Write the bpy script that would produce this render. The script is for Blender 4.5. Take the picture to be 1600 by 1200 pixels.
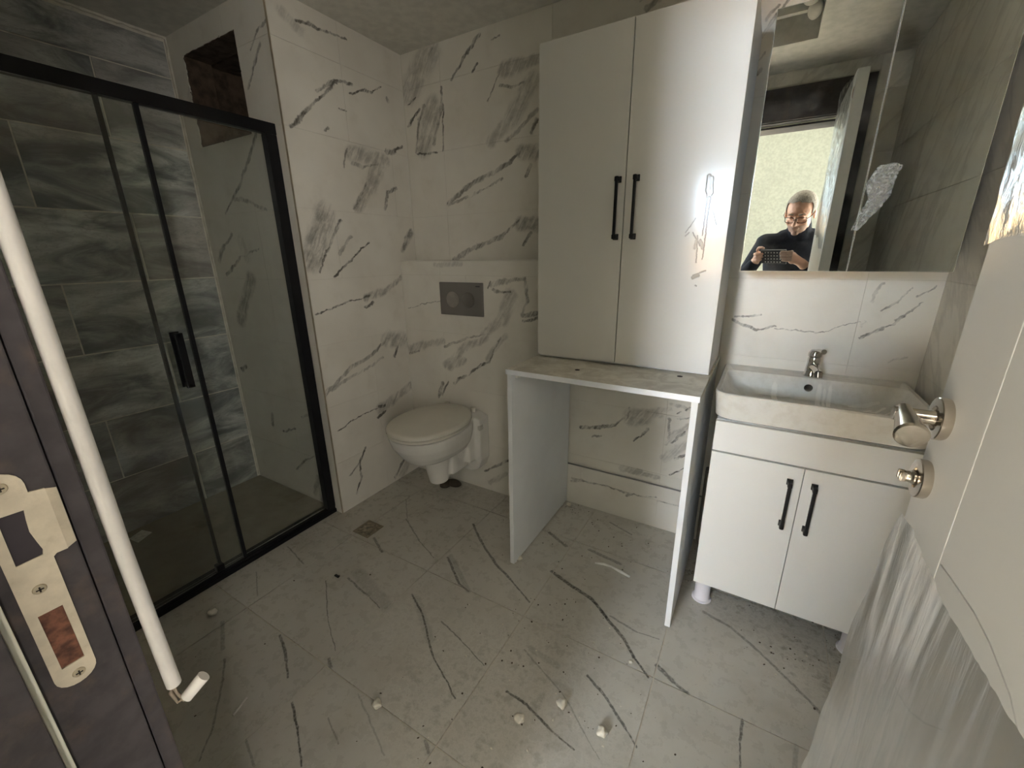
import bpy, bmesh, math, random
from mathutils import Vector, Matrix
for o in list(bpy.data.objects): bpy.data.objects.remove(o)
random.seed(7)
C = bpy.context.scene.collection
SC = bpy.context.scene
# ------------------------------------------------------------------ camera
cam = bpy.data.cameras.new('camera'); cam_o = bpy.data.objects.new('camera', cam); C.objects.link(cam_o)
CR = Vector((.8613, .5078, -.0125)); 
CF = Vector((-.4889, .8205, -.2963)).normalized(); CR = (CR - CF*CR.dot(CF)).normalized(); CU = CR.cross(CF)
M = Matrix((CR, CU, -CF)).transposed().to_4x4(); M.translation = (0, 0, 1.25)
cam_o.matrix_world = M
cam.sensor_width = 36; cam.lens = 649.93/1600*36; cam.clip_start = .005; cam.clip_end = 60
SC.camera = cam_o
# ------------------------------------------------------------------ world, light, exposure
w = bpy.data.worlds.new('world'); SC.world = w; w.use_nodes = True
bg = w.node_tree.nodes['Background']; bg.inputs[0].default_value = (.75, .85, 1, 1); bg.inputs[1].default_value = .6
def area(name, loc, rot, sx, sy, power, col):
    l = bpy.data.lights.new(name, 'AREA'); l.shape = 'RECTANGLE'; l.size = sx; l.size_y = sy; l.energy = power; l.color = col
    o = bpy.data.objects.new(name, l); C.objects.link(o); o.location = loc; o.rotation_euler = rot; return o
# daylight entering by the far window of the room across the hall, plus two fill lights added in the hall
area('daylight_far_window', (-.86, -3.95, 1.93), (math.radians(90), 0, 0), .56, .62, 112, (.68, .84, 1))
area('hall_left_fill', (-2.45, -.72, 1.5), (math.radians(90), 0, math.radians(-90)), .9, 1.3, 60, (.93, .96, 1))  # fill added at the hall's left end, where the wall has no window
area('sunlit_ground_far_window', (-.86, -3.95, 1.27), (math.radians(90), 0, 0), .56, .60, 34, (1, .64, .32))
area('hall_right_fill', (1.15, -.85, 1.35), (math.radians(88), 0, math.radians(48)), .8, 1.7, 60, (1, .95, .87))  # fill added in mid-hall to brighten the left walls, not at any window
# low warm sun through the far window, falling on the floor beyond the doorway
sl_ = bpy.data.lights.new('sun', 'SUN'); sl_.energy = 190; sl_.angle = .01; sl_.color = (1, .90, .76)
so_ = bpy.data.objects.new('sun', sl_); C.objects.link(so_); so_.rotation_euler = (math.radians(55), 0, math.radians(-4))
# overhead fill added to brighten the hall; no lamp fitting is there
area('hall_overhead_fill', (-.15, -.72, 2.36), (0, 0, 0), .9, .5, 5, (1, .94, .86))
SC.view_settings.view_transform = 'Standard'; SC.view_settings.look = 'None'
SC.view_settings.exposure = 0.78; SC.view_settings.gamma = 1
# ------------------------------------------------------------------ helpers
def lin(c):
    c = c/255; return c/12.92 if c <= .04045 else ((c+.055)/1.055)**2.4
def rgb(r, g, b): return (lin(r), lin(g), lin(b), 1)
class NT:
    def __init__(s, name):
        s.m = bpy.data.materials.new(name); s.m.use_nodes = True; s.t = s.m.node_tree; s.b = s.t.nodes['Principled BSDF']; s.out = s.t.nodes['Material Output']
    def n(s, typ, **kw):
        nd = s.t.nodes.new(typ)
        for k, v in kw.items():
            if k.startswith('_'): setattr(nd, k[1:], v)
            else:
                key = int(k[1:]) if k[0] == 'i' and k[1:].isdigit() else k.replace('_', ' ')
                s.set(nd.inputs[key], v)
        return nd
    def set(s, inp, v):
        if isinstance(v, bpy.types.NodeSocket): s.t.links.new(v, inp)
        else: inp.default_value = v
    def math(s, op, a, b=0.0, clamp=False):
        nd = s.t.nodes.new('ShaderNodeMath'); nd.operation = op; nd.use_clamp = clamp; s.set(nd.inputs[0], a); s.set(nd.inputs[1], b); return nd.outputs[0]
    def mix(s, f, a, b):
        nd = s.t.nodes.new('ShaderNodeMix'); nd.data_type = 'RGBA'; s.set(nd.inputs[0], f); s.set(nd.inputs[6], a); s.set(nd.inputs[7], b); return nd.outputs[2]
    def ramp(s, v, a, b, c=0.0, d=1.0):
        nd = s.t.nodes.new('ShaderNodeMapRange'); nd.interpolation_type = 'SMOOTHSTEP'
        for i, x in enumerate((v, a, b, c, d)): s.set(nd.inputs[i], x)
        return nd.outputs[0]
    def noise(s, vec, scale, detail=3, rough=.55, out='Fac', dist=0.0):
        nd = s.t.nodes.new('ShaderNodeTexNoise'); nd.inputs['Scale'].default_value = scale; nd.inputs['Detail'].default_value = detail
        nd.inputs['Roughness'].default_value = rough; nd.inputs['Distortion'].default_value = dist
        if vec is not None: s.t.links.new(vec, nd.inputs['Vector'])
        return nd.outputs[out]
    def pos(s): return s.t.nodes.new('ShaderNodeNewGeometry').outputs['Position']
    def coord(s, k='Object'): return s.t.nodes.new('ShaderNodeTexCoord').outputs[k]
    def scalev(s, v, sc):
        nd = s.t.nodes.new('ShaderNodeMapping'); s.t.links.new(v, nd.inputs[0]); nd.inputs['Scale'].default_value = sc; return nd.outputs[0]
    def aniso(s, vec, deg, sc):
        r = s.t.nodes.new('ShaderNodeMapping'); s.t.links.new(vec, r.inputs[0]); r.inputs['Rotation'].default_value = (0, 0, math.radians(deg)); return s.scalev(r.outputs[0], sc)
    def bump(s, h, strength=.2, dist=.002):
        nd = s.t.nodes.new('ShaderNodeBump'); nd.inputs['Strength'].default_value = strength; nd.inputs['Distance'].default_value = dist
        s.t.links.new(h, nd.inputs['Height']); s.t.links.new(nd.outputs[0], s.b.inputs['Normal'])
    def P(s, **kw):
        for k, v in kw.items(): s.set(s.b.inputs[k.replace('_', ' ')], v)
        return s.m
def plain(name, col, rough=.5, metal=0.0, var=.06, vs=30, bump=0.0, spec=.5, dirt=0.0, dirtcol=(110, 100, 85)):
    a = NT(name); p = a.pos(); n = a.noise(p, vs, 4)
    dark = tuple(c*(1-var*2) for c in col[:3])+(1,); lite = tuple(min(1, c*(1+var)) for c in col[:3])+(1,)
    c = a.mix(a.ramp(n, .3, .7), dark, lite)
    if dirt:
        d = a.ramp(a.noise(p, vs*.35, 6, .65), .52, .75, 0, dirt); c = a.mix(d, c, rgb(*dirtcol))
    if bump: a.bump(n, bump)
    a.P(Base_Color=c, Roughness=rough, Metallic=metal); a.b.inputs['Specular IOR Level'].default_value = spec
    return a.m
# a node group: how strongly a straight vein from A to B covers a point P
def vein_group():
    g = bpy.data.node_groups.new('vein', 'ShaderNodeTree'); I = g.interface
    for nm, t in (('P', 'NodeSocketVector'), ('A', 'NodeSocketVector'), ('D', 'NodeSocketVector'), ('L2', 'NodeSocketFloat'), ('W', 'NodeSocketFloat'), ('S', 'NodeSocketFloat'), ('V', 'NodeSocketFloat')):
        I.new_socket(nm, in_out='INPUT', socket_type=t)
    I.new_socket('V', in_out='OUTPUT', socket_type='NodeSocketFloat')
    i = g.nodes.new('NodeGroupInput'); o = g.nodes.new('NodeGroupOutput')
    def vm(op, a, b, k=1):
        nd = g.nodes.new('ShaderNodeVectorMath'); nd.operation = op; g.links.new(a, nd.inputs[0])
        if op == 'SCALE': g.links.new(b, nd.inputs['Scale'])
        elif op != 'LENGTH': g.links.new(b, nd.inputs[1])
        return nd.outputs[1] if op in ('DOT_PRODUCT', 'LENGTH') else nd.outputs[0]
    pa = vm('SUBTRACT', i.outputs['P'], i.outputs['A']); dt = vm('DOT_PRODUCT', pa, i.outputs['D'])
    dv = g.nodes.new('ShaderNodeMath'); dv.operation = 'DIVIDE'; dv.use_clamp = True; g.links.new(dt, dv.inputs[0]); g.links.new(i.outputs['L2'], dv.inputs[1])
    q = vm('SUBTRACT', pa, vm('SCALE', i.outputs['D'], dv.outputs[0])); ln = vm('LENGTH', q, None)
    rt = g.nodes.new('ShaderNodeMath'); rt.operation = 'DIVIDE'; g.links.new(ln, rt.inputs[0]); g.links.new(i.outputs['W'], rt.inputs[1])
    mr = g.nodes.new('ShaderNodeMapRange'); mr.interpolation_type = 'SMOOTHSTEP'; g.links.new(rt.outputs[0], mr.inputs[0]); mr.inputs[1].default_value = 1.35; mr.inputs[2].default_value = .55
    g.links.new(i.outputs['S'], mr.inputs[4])
    mx = g.nodes.new('ShaderNodeMath'); mx.operation = 'MAXIMUM'; g.links.new(mr.outputs[0], mx.inputs[0]); g.links.new(i.outputs['V'], mx.inputs[1])
    g.links.new(mx.outputs[0], o.inputs[0]); return g
VG = vein_group()
def strokes(a, vec, segs):
    v = None
    for (x0, y0, x1, y1, wd, st) in segs:
        nd = a.t.nodes.new('ShaderNodeGroup'); nd.node_tree = VG; a.t.links.new(vec, nd.inputs['P'])
        nd.inputs['A'].default_value = (x0, y0, 0); nd.inputs['D'].default_value = (x1-x0, y1-y0, 0)
        nd.inputs['L2'].default_value = max(1e-6, (x1-x0)**2+(y1-y0)**2); nd.inputs['W'].default_value = wd; nd.inputs['S'].default_value = st
        if v is not None: a.t.links.new(v, nd.inputs['V'])
        v = nd.outputs[0]
    return v
def warp(a, vec, amp, sc):
    n = a.noise(vec, sc, 4, .6, out='Color')
    s1 = a.n('ShaderNodeVectorMath', _operation='SUBTRACT', i0=n, i1=(.5, .5, .5)).outputs[0]
    s2 = a.t.nodes.new('ShaderNodeVectorMath'); s2.operation = 'MULTIPLY'; a.t.links.new(s1, s2.inputs[0]); s2.inputs[1].default_value = (amp*2, amp*2, 0)
    s3 = a.t.nodes.new('ShaderNodeVectorMath'); s3.operation = 'ADD'; a.t.links.new(vec, s3.inputs[0]); a.t.links.new(s2.outputs[0], s3.inputs[1]); return s3.outputs[0]

# ---- mesh building
def face_box(bm, x0, x1, y0, y1, z0, z1):
    v = [bm.verts.new((x, y, z)) for x in (x0, x1) for y in (y0, y1) for z in (z0, z1)]
    for f in ((0, 1, 3, 2), (4, 6, 7, 5), (0, 4, 5, 1), (2, 3, 7, 6), (0, 2, 6, 4), (1, 5, 7, 3)): bm.faces.new([v[i] for i in f])
    return v
def box(x0, x1, y0, y1, z0, z1, bev=0.0, seg=2):
    bm = bmesh.new(); face_box(bm, min(x0, x1), max(x0, x1), min(y0, y1), max(y0, y1), min(z0, z1), max(z0, z1))
    if bev: bmesh.ops.bevel(bm, geom=bm.edges[:], offset=bev, segments=seg, affect='EDGES', profile=.6)
    return bm
def join(*bms):
    r = bms[0]
    for b in bms[1:]:
        me = bpy.data.meshes.new('t'); b.to_mesh(me); r.from_mesh(me); bpy.data.meshes.remove(me); b.free()
    return r
def cyl(p0, p1, r0, r1=None, seg=20, caps=True):
    r1 = r0 if r1 is None else r1; p0 = Vector(p0); p1 = Vector(p1); d = p1-p0
    bm = bmesh.new(); q = d.to_track_quat('Z', 'Y').to_matrix().to_4x4(); q.translation = (p0+p1)/2
    bmesh.ops.create_cone(bm, cap_ends=caps, segments=seg, radius1=r0, radius2=r1, depth=d.length, matrix=q); return bm
def ell(c, r, rot=None, sub=3):
    bm = bmesh.new(); m = Matrix.Translation(c) @ (rot.to_4x4() if rot else Matrix()) @ Matrix.Diagonal((*r, 1))
    bmesh.ops.create_icosphere(bm, subdivisions=sub, radius=1, matrix=m); return bm
def caps(p0, p1, r0, r1=None):
    r1 = r0 if r1 is None else r1
    return join(cyl(p0, p1, r0, r1, 16), ell(p0, (r0,)*3, sub=2), ell(p1, (r1,)*3, sub=2))
def tube(pts, r, seg=10, closed=False):
    bm = bmesh.new(); pts = [Vector(p) for p in pts]; rings = []; R = r if isinstance(r, (list, tuple)) else [r]*len(pts)
    up = Vector((0.0123, .021, 1)).normalized()
    for i, p in enumerate(pts):
        d = (pts[min(i+1, len(pts)-1)]-pts[max(i-1, 0)]).normalized()
        a = d.cross(up); a = a.normalized() if a.length > .05 else d.cross(Vector((1, 0, 0))).normalized(); b = d.cross(a)
        rings.append([bm.verts.new(p+R[i]*(math.cos(t)*a+math.sin(t)*b)) for t in (2*math.pi*k/seg for k in range(seg))])
    for i in range(len(rings)-1):
        for k in range(seg): bm.faces.new((rings[i][k], rings[i][(k+1) % seg], rings[i+1][(k+1) % seg], rings[i+1][k]))
    bm.faces.new(rings[0]); bm.faces.new(rings[-1]); bmesh.ops.recalc_face_normals(bm, faces=bm.faces); return bm
def lathe(prof, origin, axis, seg=32):
    """prof: list of (radius, along-axis)."""
    bm = bmesh.new(); q = Vector(axis).to_track_quat('Z', 'Y').to_matrix(); o = Vector(origin); rings = []
    for r, h in prof: rings.append([bm.verts.new(o+q @ Vector((r*math.cos(t), r*math.sin(t), h))) for t in (2*math.pi*k/seg for k in range(seg))])
    for i in range(len(rings)-1):
        for k in range(seg): bm.faces.new((rings[i][k], rings[i][(k+1) % seg], rings[i+1][(k+1) % seg], rings[i+1][k]))
    bm.faces.new(rings[0]); bm.faces.new(rings[-1]); bmesh.ops.remove_doubles(bm, verts=bm.verts, dist=1e-6)
    bmesh.ops.recalc_face_normals(bm, faces=bm.faces); return bm
def prism(poly, fn, d0, d1, holes=()):
    """poly in 2D extruded between depths d0,d1, fn(u,v,d)->xyz; holes are cut by triangulating."""
    from mathutils.geometry import tessellate_polygon
    loops = [list(poly)]+[list(h) for h in holes]
    flat = [p for l in loops for p in l]; tri = tessellate_polygon([[Vector((p[0], p[1], 0)) for p in l] for l in loops])
    bm = bmesh.new(); A = [bm.verts.new(fn(u, v, d0)) for u, v in flat]; B = [bm.verts.new(fn(u, v, d1)) for u, v in flat]
    for t in tri:
        bm.faces.new([A[i] for i in t]); bm.faces.new([B[i] for i in reversed(t)])
    k = 0
    for l in loops:
        n = len(l)
        for i in range(n): bm.faces.new((A[k+i], A[k+(i+1) % n], B[k+(i+1) % n], B[k+i]))
        k += n
    bmesh.ops.recalc_face_normals(bm, faces=bm.faces); return bm
def remesh(bm, voxel, smooth=2):
    me = bpy.data.meshes.new('t'); bm.to_mesh(me); bm.free(); o = bpy.data.objects.new('t', me); C.objects.link(o)
    m = o.modifiers.new('r', 'REMESH'); m.mode = 'VOXEL'; m.voxel_size = voxel
    if smooth: s = o.modifiers.new('s', 'SMOOTH'); s.iterations = smooth; s.factor = .5
    dg = bpy.context.evaluated_depsgraph_get(); ev = o.evaluated_get(dg); r = bpy.data.meshes.new_from_object(ev)
    bpy.data.objects.remove(o); out = bmesh.new(); out.from_mesh(r); bpy.data.meshes.remove(r); return out
def uvset(bm, fn):
    uv = bm.loops.layers.uv.new('UVMap')
    for f in bm.faces:
        for l in f.loops: l[uv].uv = fn(l.vert.co)
# ---- objects
ORG = {}
def obj(name, bm, mat, parent=None, smooth=False, label=None, cat=None, group=None, kind=None, origin=None, mats=None):
    if parent is not None: org = ORG[parent.name]
    elif origin is not None: org = Vector(origin)
    else:
        xs = [v.co for v in bm.verts]; mn = [min(c[i] for c in xs) for i in range(3)]; mx = [max(c[i] for c in xs) for i in range(3)]
        org = Vector(((mn[0]+mx[0])/2, (mn[1]+mx[1])/2, mn[2]))
    for v in bm.verts: v.co -= org
    me = bpy.data.meshes.new(name); bm.to_mesh(me); bm.free()
    if smooth:
        for p in me.polygons: p.use_smooth = True
        if smooth != 'all':
            try: me.set_sharp_from_angle(angle=math.radians(38))
            except Exception: pass
    for m in (mats or [mat]): me.materials.append(m)
    o = bpy.data.objects.new(name, me); C.objects.link(o)
    if parent is not None: o.parent = parent
    else: o.location = org
    ORG[o.name] = org
    if label: o['label'] = label
    if cat: o['category'] = cat
    if group: o['group'] = group
    if kind: o['kind'] = kind
    return o
def thing(name, loc, label, cat, group=None):
    o = bpy.data.objects.new(name, None); C.objects.link(o); o.location = loc; o.empty_display_size = .05; ORG[o.name] = Vector(loc)
    o['label'] = label; o['category'] = cat
    if group: o['group'] = group
    return o
def struct(name, bm, m, **k): return obj(name, bm, m, kind='structure', **k)
VEINS = {
 'floor': [[-1.276,0.546,-1.211,0.524,0.0045,0.7],[-1.211,0.524,-1.167,0.502,0.005,0.7],[-1.167,0.502,-1.108,0.469,0.0034,0.7],[-1.361,0.791,-1.208,0.684,0.0024,0.6],[-1.208,0.684,-1.057,0.605,0.0014,0.6],[-1.294,0.846,-1.208,0.829,0.0039,0.6],[-1.208,0.829,-1.147,0.823,0.004,0.6],[-1.147,0.823,-1.065,0.803,0.0024,0.6],[-1.281,0.887,-1.055,0.822,0.0268,0.22],[-1.005,0.911,-0.893,0.852,0.004,0.8],[-0.893,0.852,-0.827,0.799,0.0038,0.8],[-0.827,0.799,-0.762,0.753,0.0036,0.8],[-0.762,0.753,-0.616,0.681,0.0023,0.8],[-0.979,0.905,-0.811,0.794,0.0153,0.2],[-0.827,0.871,-0.723,0.847,0.0028,0.6],[-0.723,0.847,-0.6,0.809,0.0018,0.6],[-1.015,1.143,-0.882,1.046,0.0053,0.7],[-0.882,1.046,-0.825,1.033,0.004,0.7],[-1.013,1.158,-0.825,1.033,0.0107,0.25],[-1.058,1.388,-0.947,1.298,0.0057,0.7],[-0.947,1.298,-0.811,1.21,0.0055,0.7],[-0.811,1.21,-0.717,1.168,0.0054,0.7],[-0.717,1.168,-0.594,1.104,0.0035,0.7],[-1.374,1.256,-1.201,1.164,0.0036,0.5],[-1.201,1.164,-1.071,1.112,0.0024,0.5],[-1.024,0.43,-0.948,0.396,0.0033,0.8],[-0.948,0.396,-0.852,0.346,0.0023,0.8],[-1.349,0.404,-1.235,0.336,0.0033,0.45],[-1.235,0.336,-1.153,0.277,0.0032,0.45],[-1.153,0.277,-1.095,0.217,0.0022,0.45],[-1.511,0.475,-1.393,0.42,0.0066,0.35],[-0.895,0.456,-0.813,0.428,0.0023,0.4],[-1.039,0.308,-0.96,0.284,0.0029,0.4],[-1.695,0.838,-1.527,0.806,0.0029,0.5],[-1.657,0.676,-1.523,0.607,0.0025,0.4],[-1.398,1.073,-1.294,1.027,0.0058,0.6],[-0.616,0.55,-0.589,0.535,0.0048,0.5],[-1.052,0.576,-1.019,0.557,0.0049,0.6],[-1.501,1.386,-1.372,1.263,0.0024,0.4],[-0.589,1.29,-0.503,1.262,0.0075,0.85],[-0.503,1.262,-0.395,1.236,0.0072,0.85],[-0.395,1.236,-0.316,1.177,0.0063,0.85],[-0.316,1.177,-0.247,1.132,0.006,0.85],[-0.247,1.132,-0.195,1.075,0.0054,0.85],[-0.195,1.075,-0.14,1.03,0.0037,0.85],[-0.312,1.195,-0.213,1.175,0.0036,0.5],[-0.213,1.175,-0.138,1.184,0.0024,0.5],[-0.708,1.513,-0.602,1.465,0.0082,0.6],[-0.501,1.493,-0.358,1.473,0.0081,0.5],[-0.485,1.73,-0.371,1.689,0.0049,0.5],[-0.495,0.775,-0.424,0.771,0.0037,0.8],[-0.424,0.771,-0.343,0.746,0.0036,0.8],[-0.343,0.746,-0.261,0.731,0.0024,0.8],[-0.516,0.922,-0.431,0.886,0.0027,0.35],[-0.431,0.886,-0.345,0.853,0.0026,0.35],[-0.345,0.853,-0.253,0.784,0.0024,0.35],[-0.253,0.784,-0.195,0.746,0.0015,0.35],[-0.303,0.941,-0.235,0.908,0.0042,0.75],[-0.235,0.908,-0.159,0.853,0.004,0.75],[-0.159,0.853,-0.12,0.82,0.0026,0.75],[-0.124,1.083,-0.071,1.056,0.0072,0.7],[-0.071,1.056,-0.024,1.038,0.0049,0.7],[-0.024,1.38,0.064,1.358,0.0057,0.5],[0.064,1.358,0.159,1.295,0.0052,0.5],[0.159,1.295,0.228,1.238,0.0048,0.5],[0.228,1.238,0.279,1.196,0.0045,0.5],[0.279,1.196,0.318,1.152,0.0043,0.5],[0.318,1.152,0.344,1.141,0.0029,0.5],[0.118,1.036,0.115,0.975,0.0037,0.75],[0.115,0.975,0.12,0.89,0.0026,0.75],[0.244,1.034,0.237,0.958,0.0063,0.3],[-0.874,0.545,-0.686,0.471,0.0024,0.3],[-0.495,0.934,-0.398,0.925,0.0113,0.2]],
 'left': [[1.251,2.119,1.33,2.129,0.0055,0.6],[1.33,2.129,1.394,2.131,0.006,0.6],[1.394,2.131,1.49,2.141,0.0042,0.6],[1.169,1.745,1.269,1.84,0.0075,0.6],[1.269,1.84,1.402,1.954,0.0054,0.6],[1.302,1.901,1.414,1.966,0.0062,0.6],[1.414,1.966,1.492,1.979,0.0059,0.6],[1.472,1.937,1.544,1.974,0.0045,0.8],[1.544,1.974,1.6,1.979,0.0062,0.8],[1.6,1.979,1.663,2.017,0.0034,0.8],[1.321,1.762,1.335,1.774,0.0059,0.6],[1.69,1.98,1.7,1.967,0.009,0.6],[1.407,1.863,1.446,1.86,0.0031,0.6],[1.449,1.697,1.541,1.702,0.0354,0.33],[1.541,1.702,1.652,1.704,0.0265,0.33],[1.443,1.657,1.499,1.647,0.0099,0.5],[1.499,1.647,1.596,1.678,0.0055,0.5],[1.604,1.679,1.533,1.569,0.04,0.33],[1.533,1.569,1.443,1.469,0.0251,0.33],[1.513,1.586,1.42,1.461,0.0066,0.5],[1.423,1.713,1.394,1.631,0.0051,0.5],[1.7,1.577,1.645,1.559,0.0086,0.6],[1.645,1.559,1.622,1.48,0.0089,0.6],[1.661,1.739,1.723,1.756,0.0097,0.6],[1.723,1.756,1.771,1.782,0.0071,0.6],[1.262,1.429,1.169,1.243,0.05,0.4],[1.227,1.388,1.165,1.256,0.0073,0.4],[1.285,1.412,1.207,1.229,0.0077,0.4],[1.338,1.407,1.277,1.324,0.0076,0.7],[1.277,1.324,1.254,1.283,0.0077,0.7],[1.254,1.283,1.197,1.192,0.0052,0.7],[1.276,1.169,1.38,1.252,0.0053,0.85],[1.38,1.252,1.489,1.316,0.0038,0.85],[1.387,1.34,1.312,1.269,0.0076,0.4],[1.713,1.285,1.786,1.371,0.0175,0.5],[1.145,1.011,1.342,1.051,0.0036,0.6],[1.342,1.051,1.435,1.057,0.0027,0.6],[1.435,1.057,1.554,1.076,0.0193,0.4],[1.554,1.076,1.691,1.146,0.0157,0.4],[1.424,1.011,1.476,1.028,0.0067,0.8],[1.428,1.061,1.468,1.061,0.0078,0.8],[1.134,0.638,1.293,0.73,0.0106,0.5],[1.293,0.73,1.471,0.785,0.0109,0.5],[1.471,0.785,1.548,0.832,0.0085,0.5],[1.149,0.647,1.334,0.694,0.0087,0.35],[1.334,0.694,1.499,0.734,0.0065,0.35],[1.548,0.829,1.667,0.801,0.0418,0.35],[1.611,0.782,1.58,0.727,0.0094,0.6],[1.169,0.444,1.321,0.475,0.0038,0.7],[1.321,0.475,1.427,0.475,0.0027,0.7],[1.44,0.471,1.53,0.487,0.0298,0.35],[1.53,0.487,1.681,0.534,0.0227,0.35],[1.421,0.426,1.477,0.444,0.0088,0.9],[1.437,0.483,1.473,0.479,0.0095,0.8],[1.311,0.295,1.272,0.227,0.0067,0.7],[1.272,0.227,1.267,0.139,0.0063,0.7],[1.267,0.139,1.23,0.063,0.0048,0.7],[1.272,0.227,1.208,0.183,0.0055,0.5],[1.582,0.113,1.499,0.027,0.0084,0.7],[1.621,0.083,1.549,0.015,0.029,0.25],[1.196,2.122,1.267,2.088,0.0222,0.2]],
 'back': [[-1.505,2.154,-1.644,2.039,0.0659,0.28],[-1.484,2.175,-1.531,2.134,0.0095,0.5],[-1.51,1.933,-1.579,1.775,0.0536,0.33],[-1.447,2.012,-1.443,1.922,0.0058,0.6],[-1.443,1.922,-1.457,1.746,0.0042,0.6],[-1.591,1.946,-1.676,1.88,0.0059,0.7],[-1.611,1.998,-1.665,1.974,0.0037,0.6],[-1.448,1.95,-1.511,1.781,0.01,0.5],[-1.561,1.955,-1.595,1.905,0.0102,0.5],[-1.595,1.905,-1.633,1.753,0.0075,0.5],[-1.625,1.743,-1.498,1.743,0.0044,0.7],[-1.223,2.17,-1.292,2.112,0.0085,0.6],[-1.292,2.112,-1.384,2.032,0.0062,0.6],[-1.238,2.065,-1.26,2.036,0.0061,0.7],[-1.158,2.135,-1.118,2.142,0.0035,0.6],[-1.105,2.013,-1.019,2.015,0.028,0.33],[-1.019,2.015,-0.929,2.019,0.0194,0.33],[-1.113,1.955,-1.058,1.95,0.0073,0.5],[-1.058,1.95,-0.995,1.95,0.0053,0.5],[-0.958,1.95,-1.06,1.825,0.0383,0.3],[-1.06,1.825,-1.17,1.749,0.027,0.3],[-0.933,1.837,-1.088,1.743,0.0091,0.4],[-1.108,2.025,-1.185,1.911,0.0042,0.6],[-0.933,1.806,-0.958,1.761,0.0079,0.6],[-1.434,1.503,-1.306,1.575,0.0121,0.5],[-1.306,1.575,-1.156,1.62,0.0107,0.5],[-1.156,1.62,-1.072,1.654,0.0107,0.5],[-1.072,1.654,-1.022,1.687,0.0077,0.5],[-1.431,1.491,-1.243,1.542,0.0063,0.4],[-1.243,1.542,-1.115,1.586,0.0043,0.4],[-1.016,1.686,-0.926,1.675,0.0327,0.4],[-0.964,1.632,-0.99,1.588,0.0073,0.6],[-1.424,1.232,-1.261,1.299,0.0116,0.5],[-1.261,1.299,-1.121,1.34,0.0108,0.5],[-1.121,1.34,-1.031,1.402,0.0079,0.5],[-1.024,1.388,-0.924,1.383,0.0304,0.4],[-0.97,1.346,-1.001,1.294,0.0075,0.6],[-0.686,0.428,-0.569,0.459,0.0083,0.6],[-0.569,0.459,-0.514,0.48,0.008,0.6],[-0.514,0.48,-0.463,0.532,0.0052,0.6],[-0.624,0.396,-0.579,0.41,0.005,0.5],[-0.454,0.565,-0.459,0.517,0.0058,0.6],[-0.442,0.529,-0.374,0.543,0.0372,0.33],[-0.374,0.543,-0.321,0.574,0.0245,0.33],[-0.364,0.488,-0.387,0.461,0.0071,0.7],[-0.387,0.461,-0.422,0.418,0.005,0.7],[-0.321,0.574,-0.28,0.597,0.0115,0.25],[-0.279,0.621,-0.198,0.612,0.0073,0.3],[-0.199,0.623,-0.217,0.602,0.004,0.8],[-0.237,0.59,-0.249,0.579,0.0041,0.8],[-0.244,0.559,-0.191,0.575,0.0029,0.4],[-0.195,0.541,-0.255,0.48,0.0124,0.3],[-0.255,0.48,-0.28,0.428,0.0084,0.3],[-0.21,0.505,-0.254,0.443,0.0054,0.6],[-0.194,0.451,-0.28,0.365,0.0197,0.25],[-0.278,0.552,-0.271,0.446,0.0054,0.4],[-0.25,0.288,-0.22,0.316,0.0044,0.85],[-0.22,0.316,-0.193,0.339,0.003,0.85],[-0.191,0.402,-0.234,0.373,0.0058,0.6],[-0.46,0.258,-0.381,0.262,0.0173,0.3],[-0.381,0.262,-0.299,0.261,0.0119,0.3],[0.311,1.09,0.333,1.144,0.0049,0.3],[0.346,1.056,0.375,1.092,0.0036,0.5],[0.375,1.092,0.405,1.14,0.0024,0.5],[0.301,0.962,0.357,0.999,0.0044,0.7],[0.357,0.999,0.383,1.014,0.003,0.7],[0.383,1.014,0.394,1.038,0.0039,0.5],[0.394,1.038,0.438,1.089,0.0028,0.5],[0.388,1.029,0.401,1.042,0.0052,0.6],[0.421,1.11,0.46,1.137,0.003,0.5],[0.302,1.006,0.316,1.022,0.0042,0.4],[0.4,0.888,0.434,0.918,0.0032,0.3],[-0.085,1.0,-0.005,0.967,0.0059,0.5],[-0.005,0.967,0.054,0.986,0.0042,0.5],[-0.076,1.013,0.007,1.028,0.0036,0.5],[0.055,0.976,0.154,0.972,0.0023,0.5],[0.154,0.972,0.209,0.979,0.0023,0.5],[0.209,0.979,0.299,1.019,0.0016,0.5],[-0.457,2.1,-0.5,2.082,0.0107,0.4],[-0.52,2.109,-0.49,2.123,0.0048,0.5],[-0.121,1.919,-0.092,1.968,0.0053,0.5],[-0.092,1.968,-0.055,2.003,0.0037,0.5],[-0.116,1.96,-0.088,1.995,0.0042,0.4],[-0.138,1.808,-0.107,1.823,0.0054,0.5],[-0.14,1.822,-0.103,1.872,0.0033,0.4]],
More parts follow.
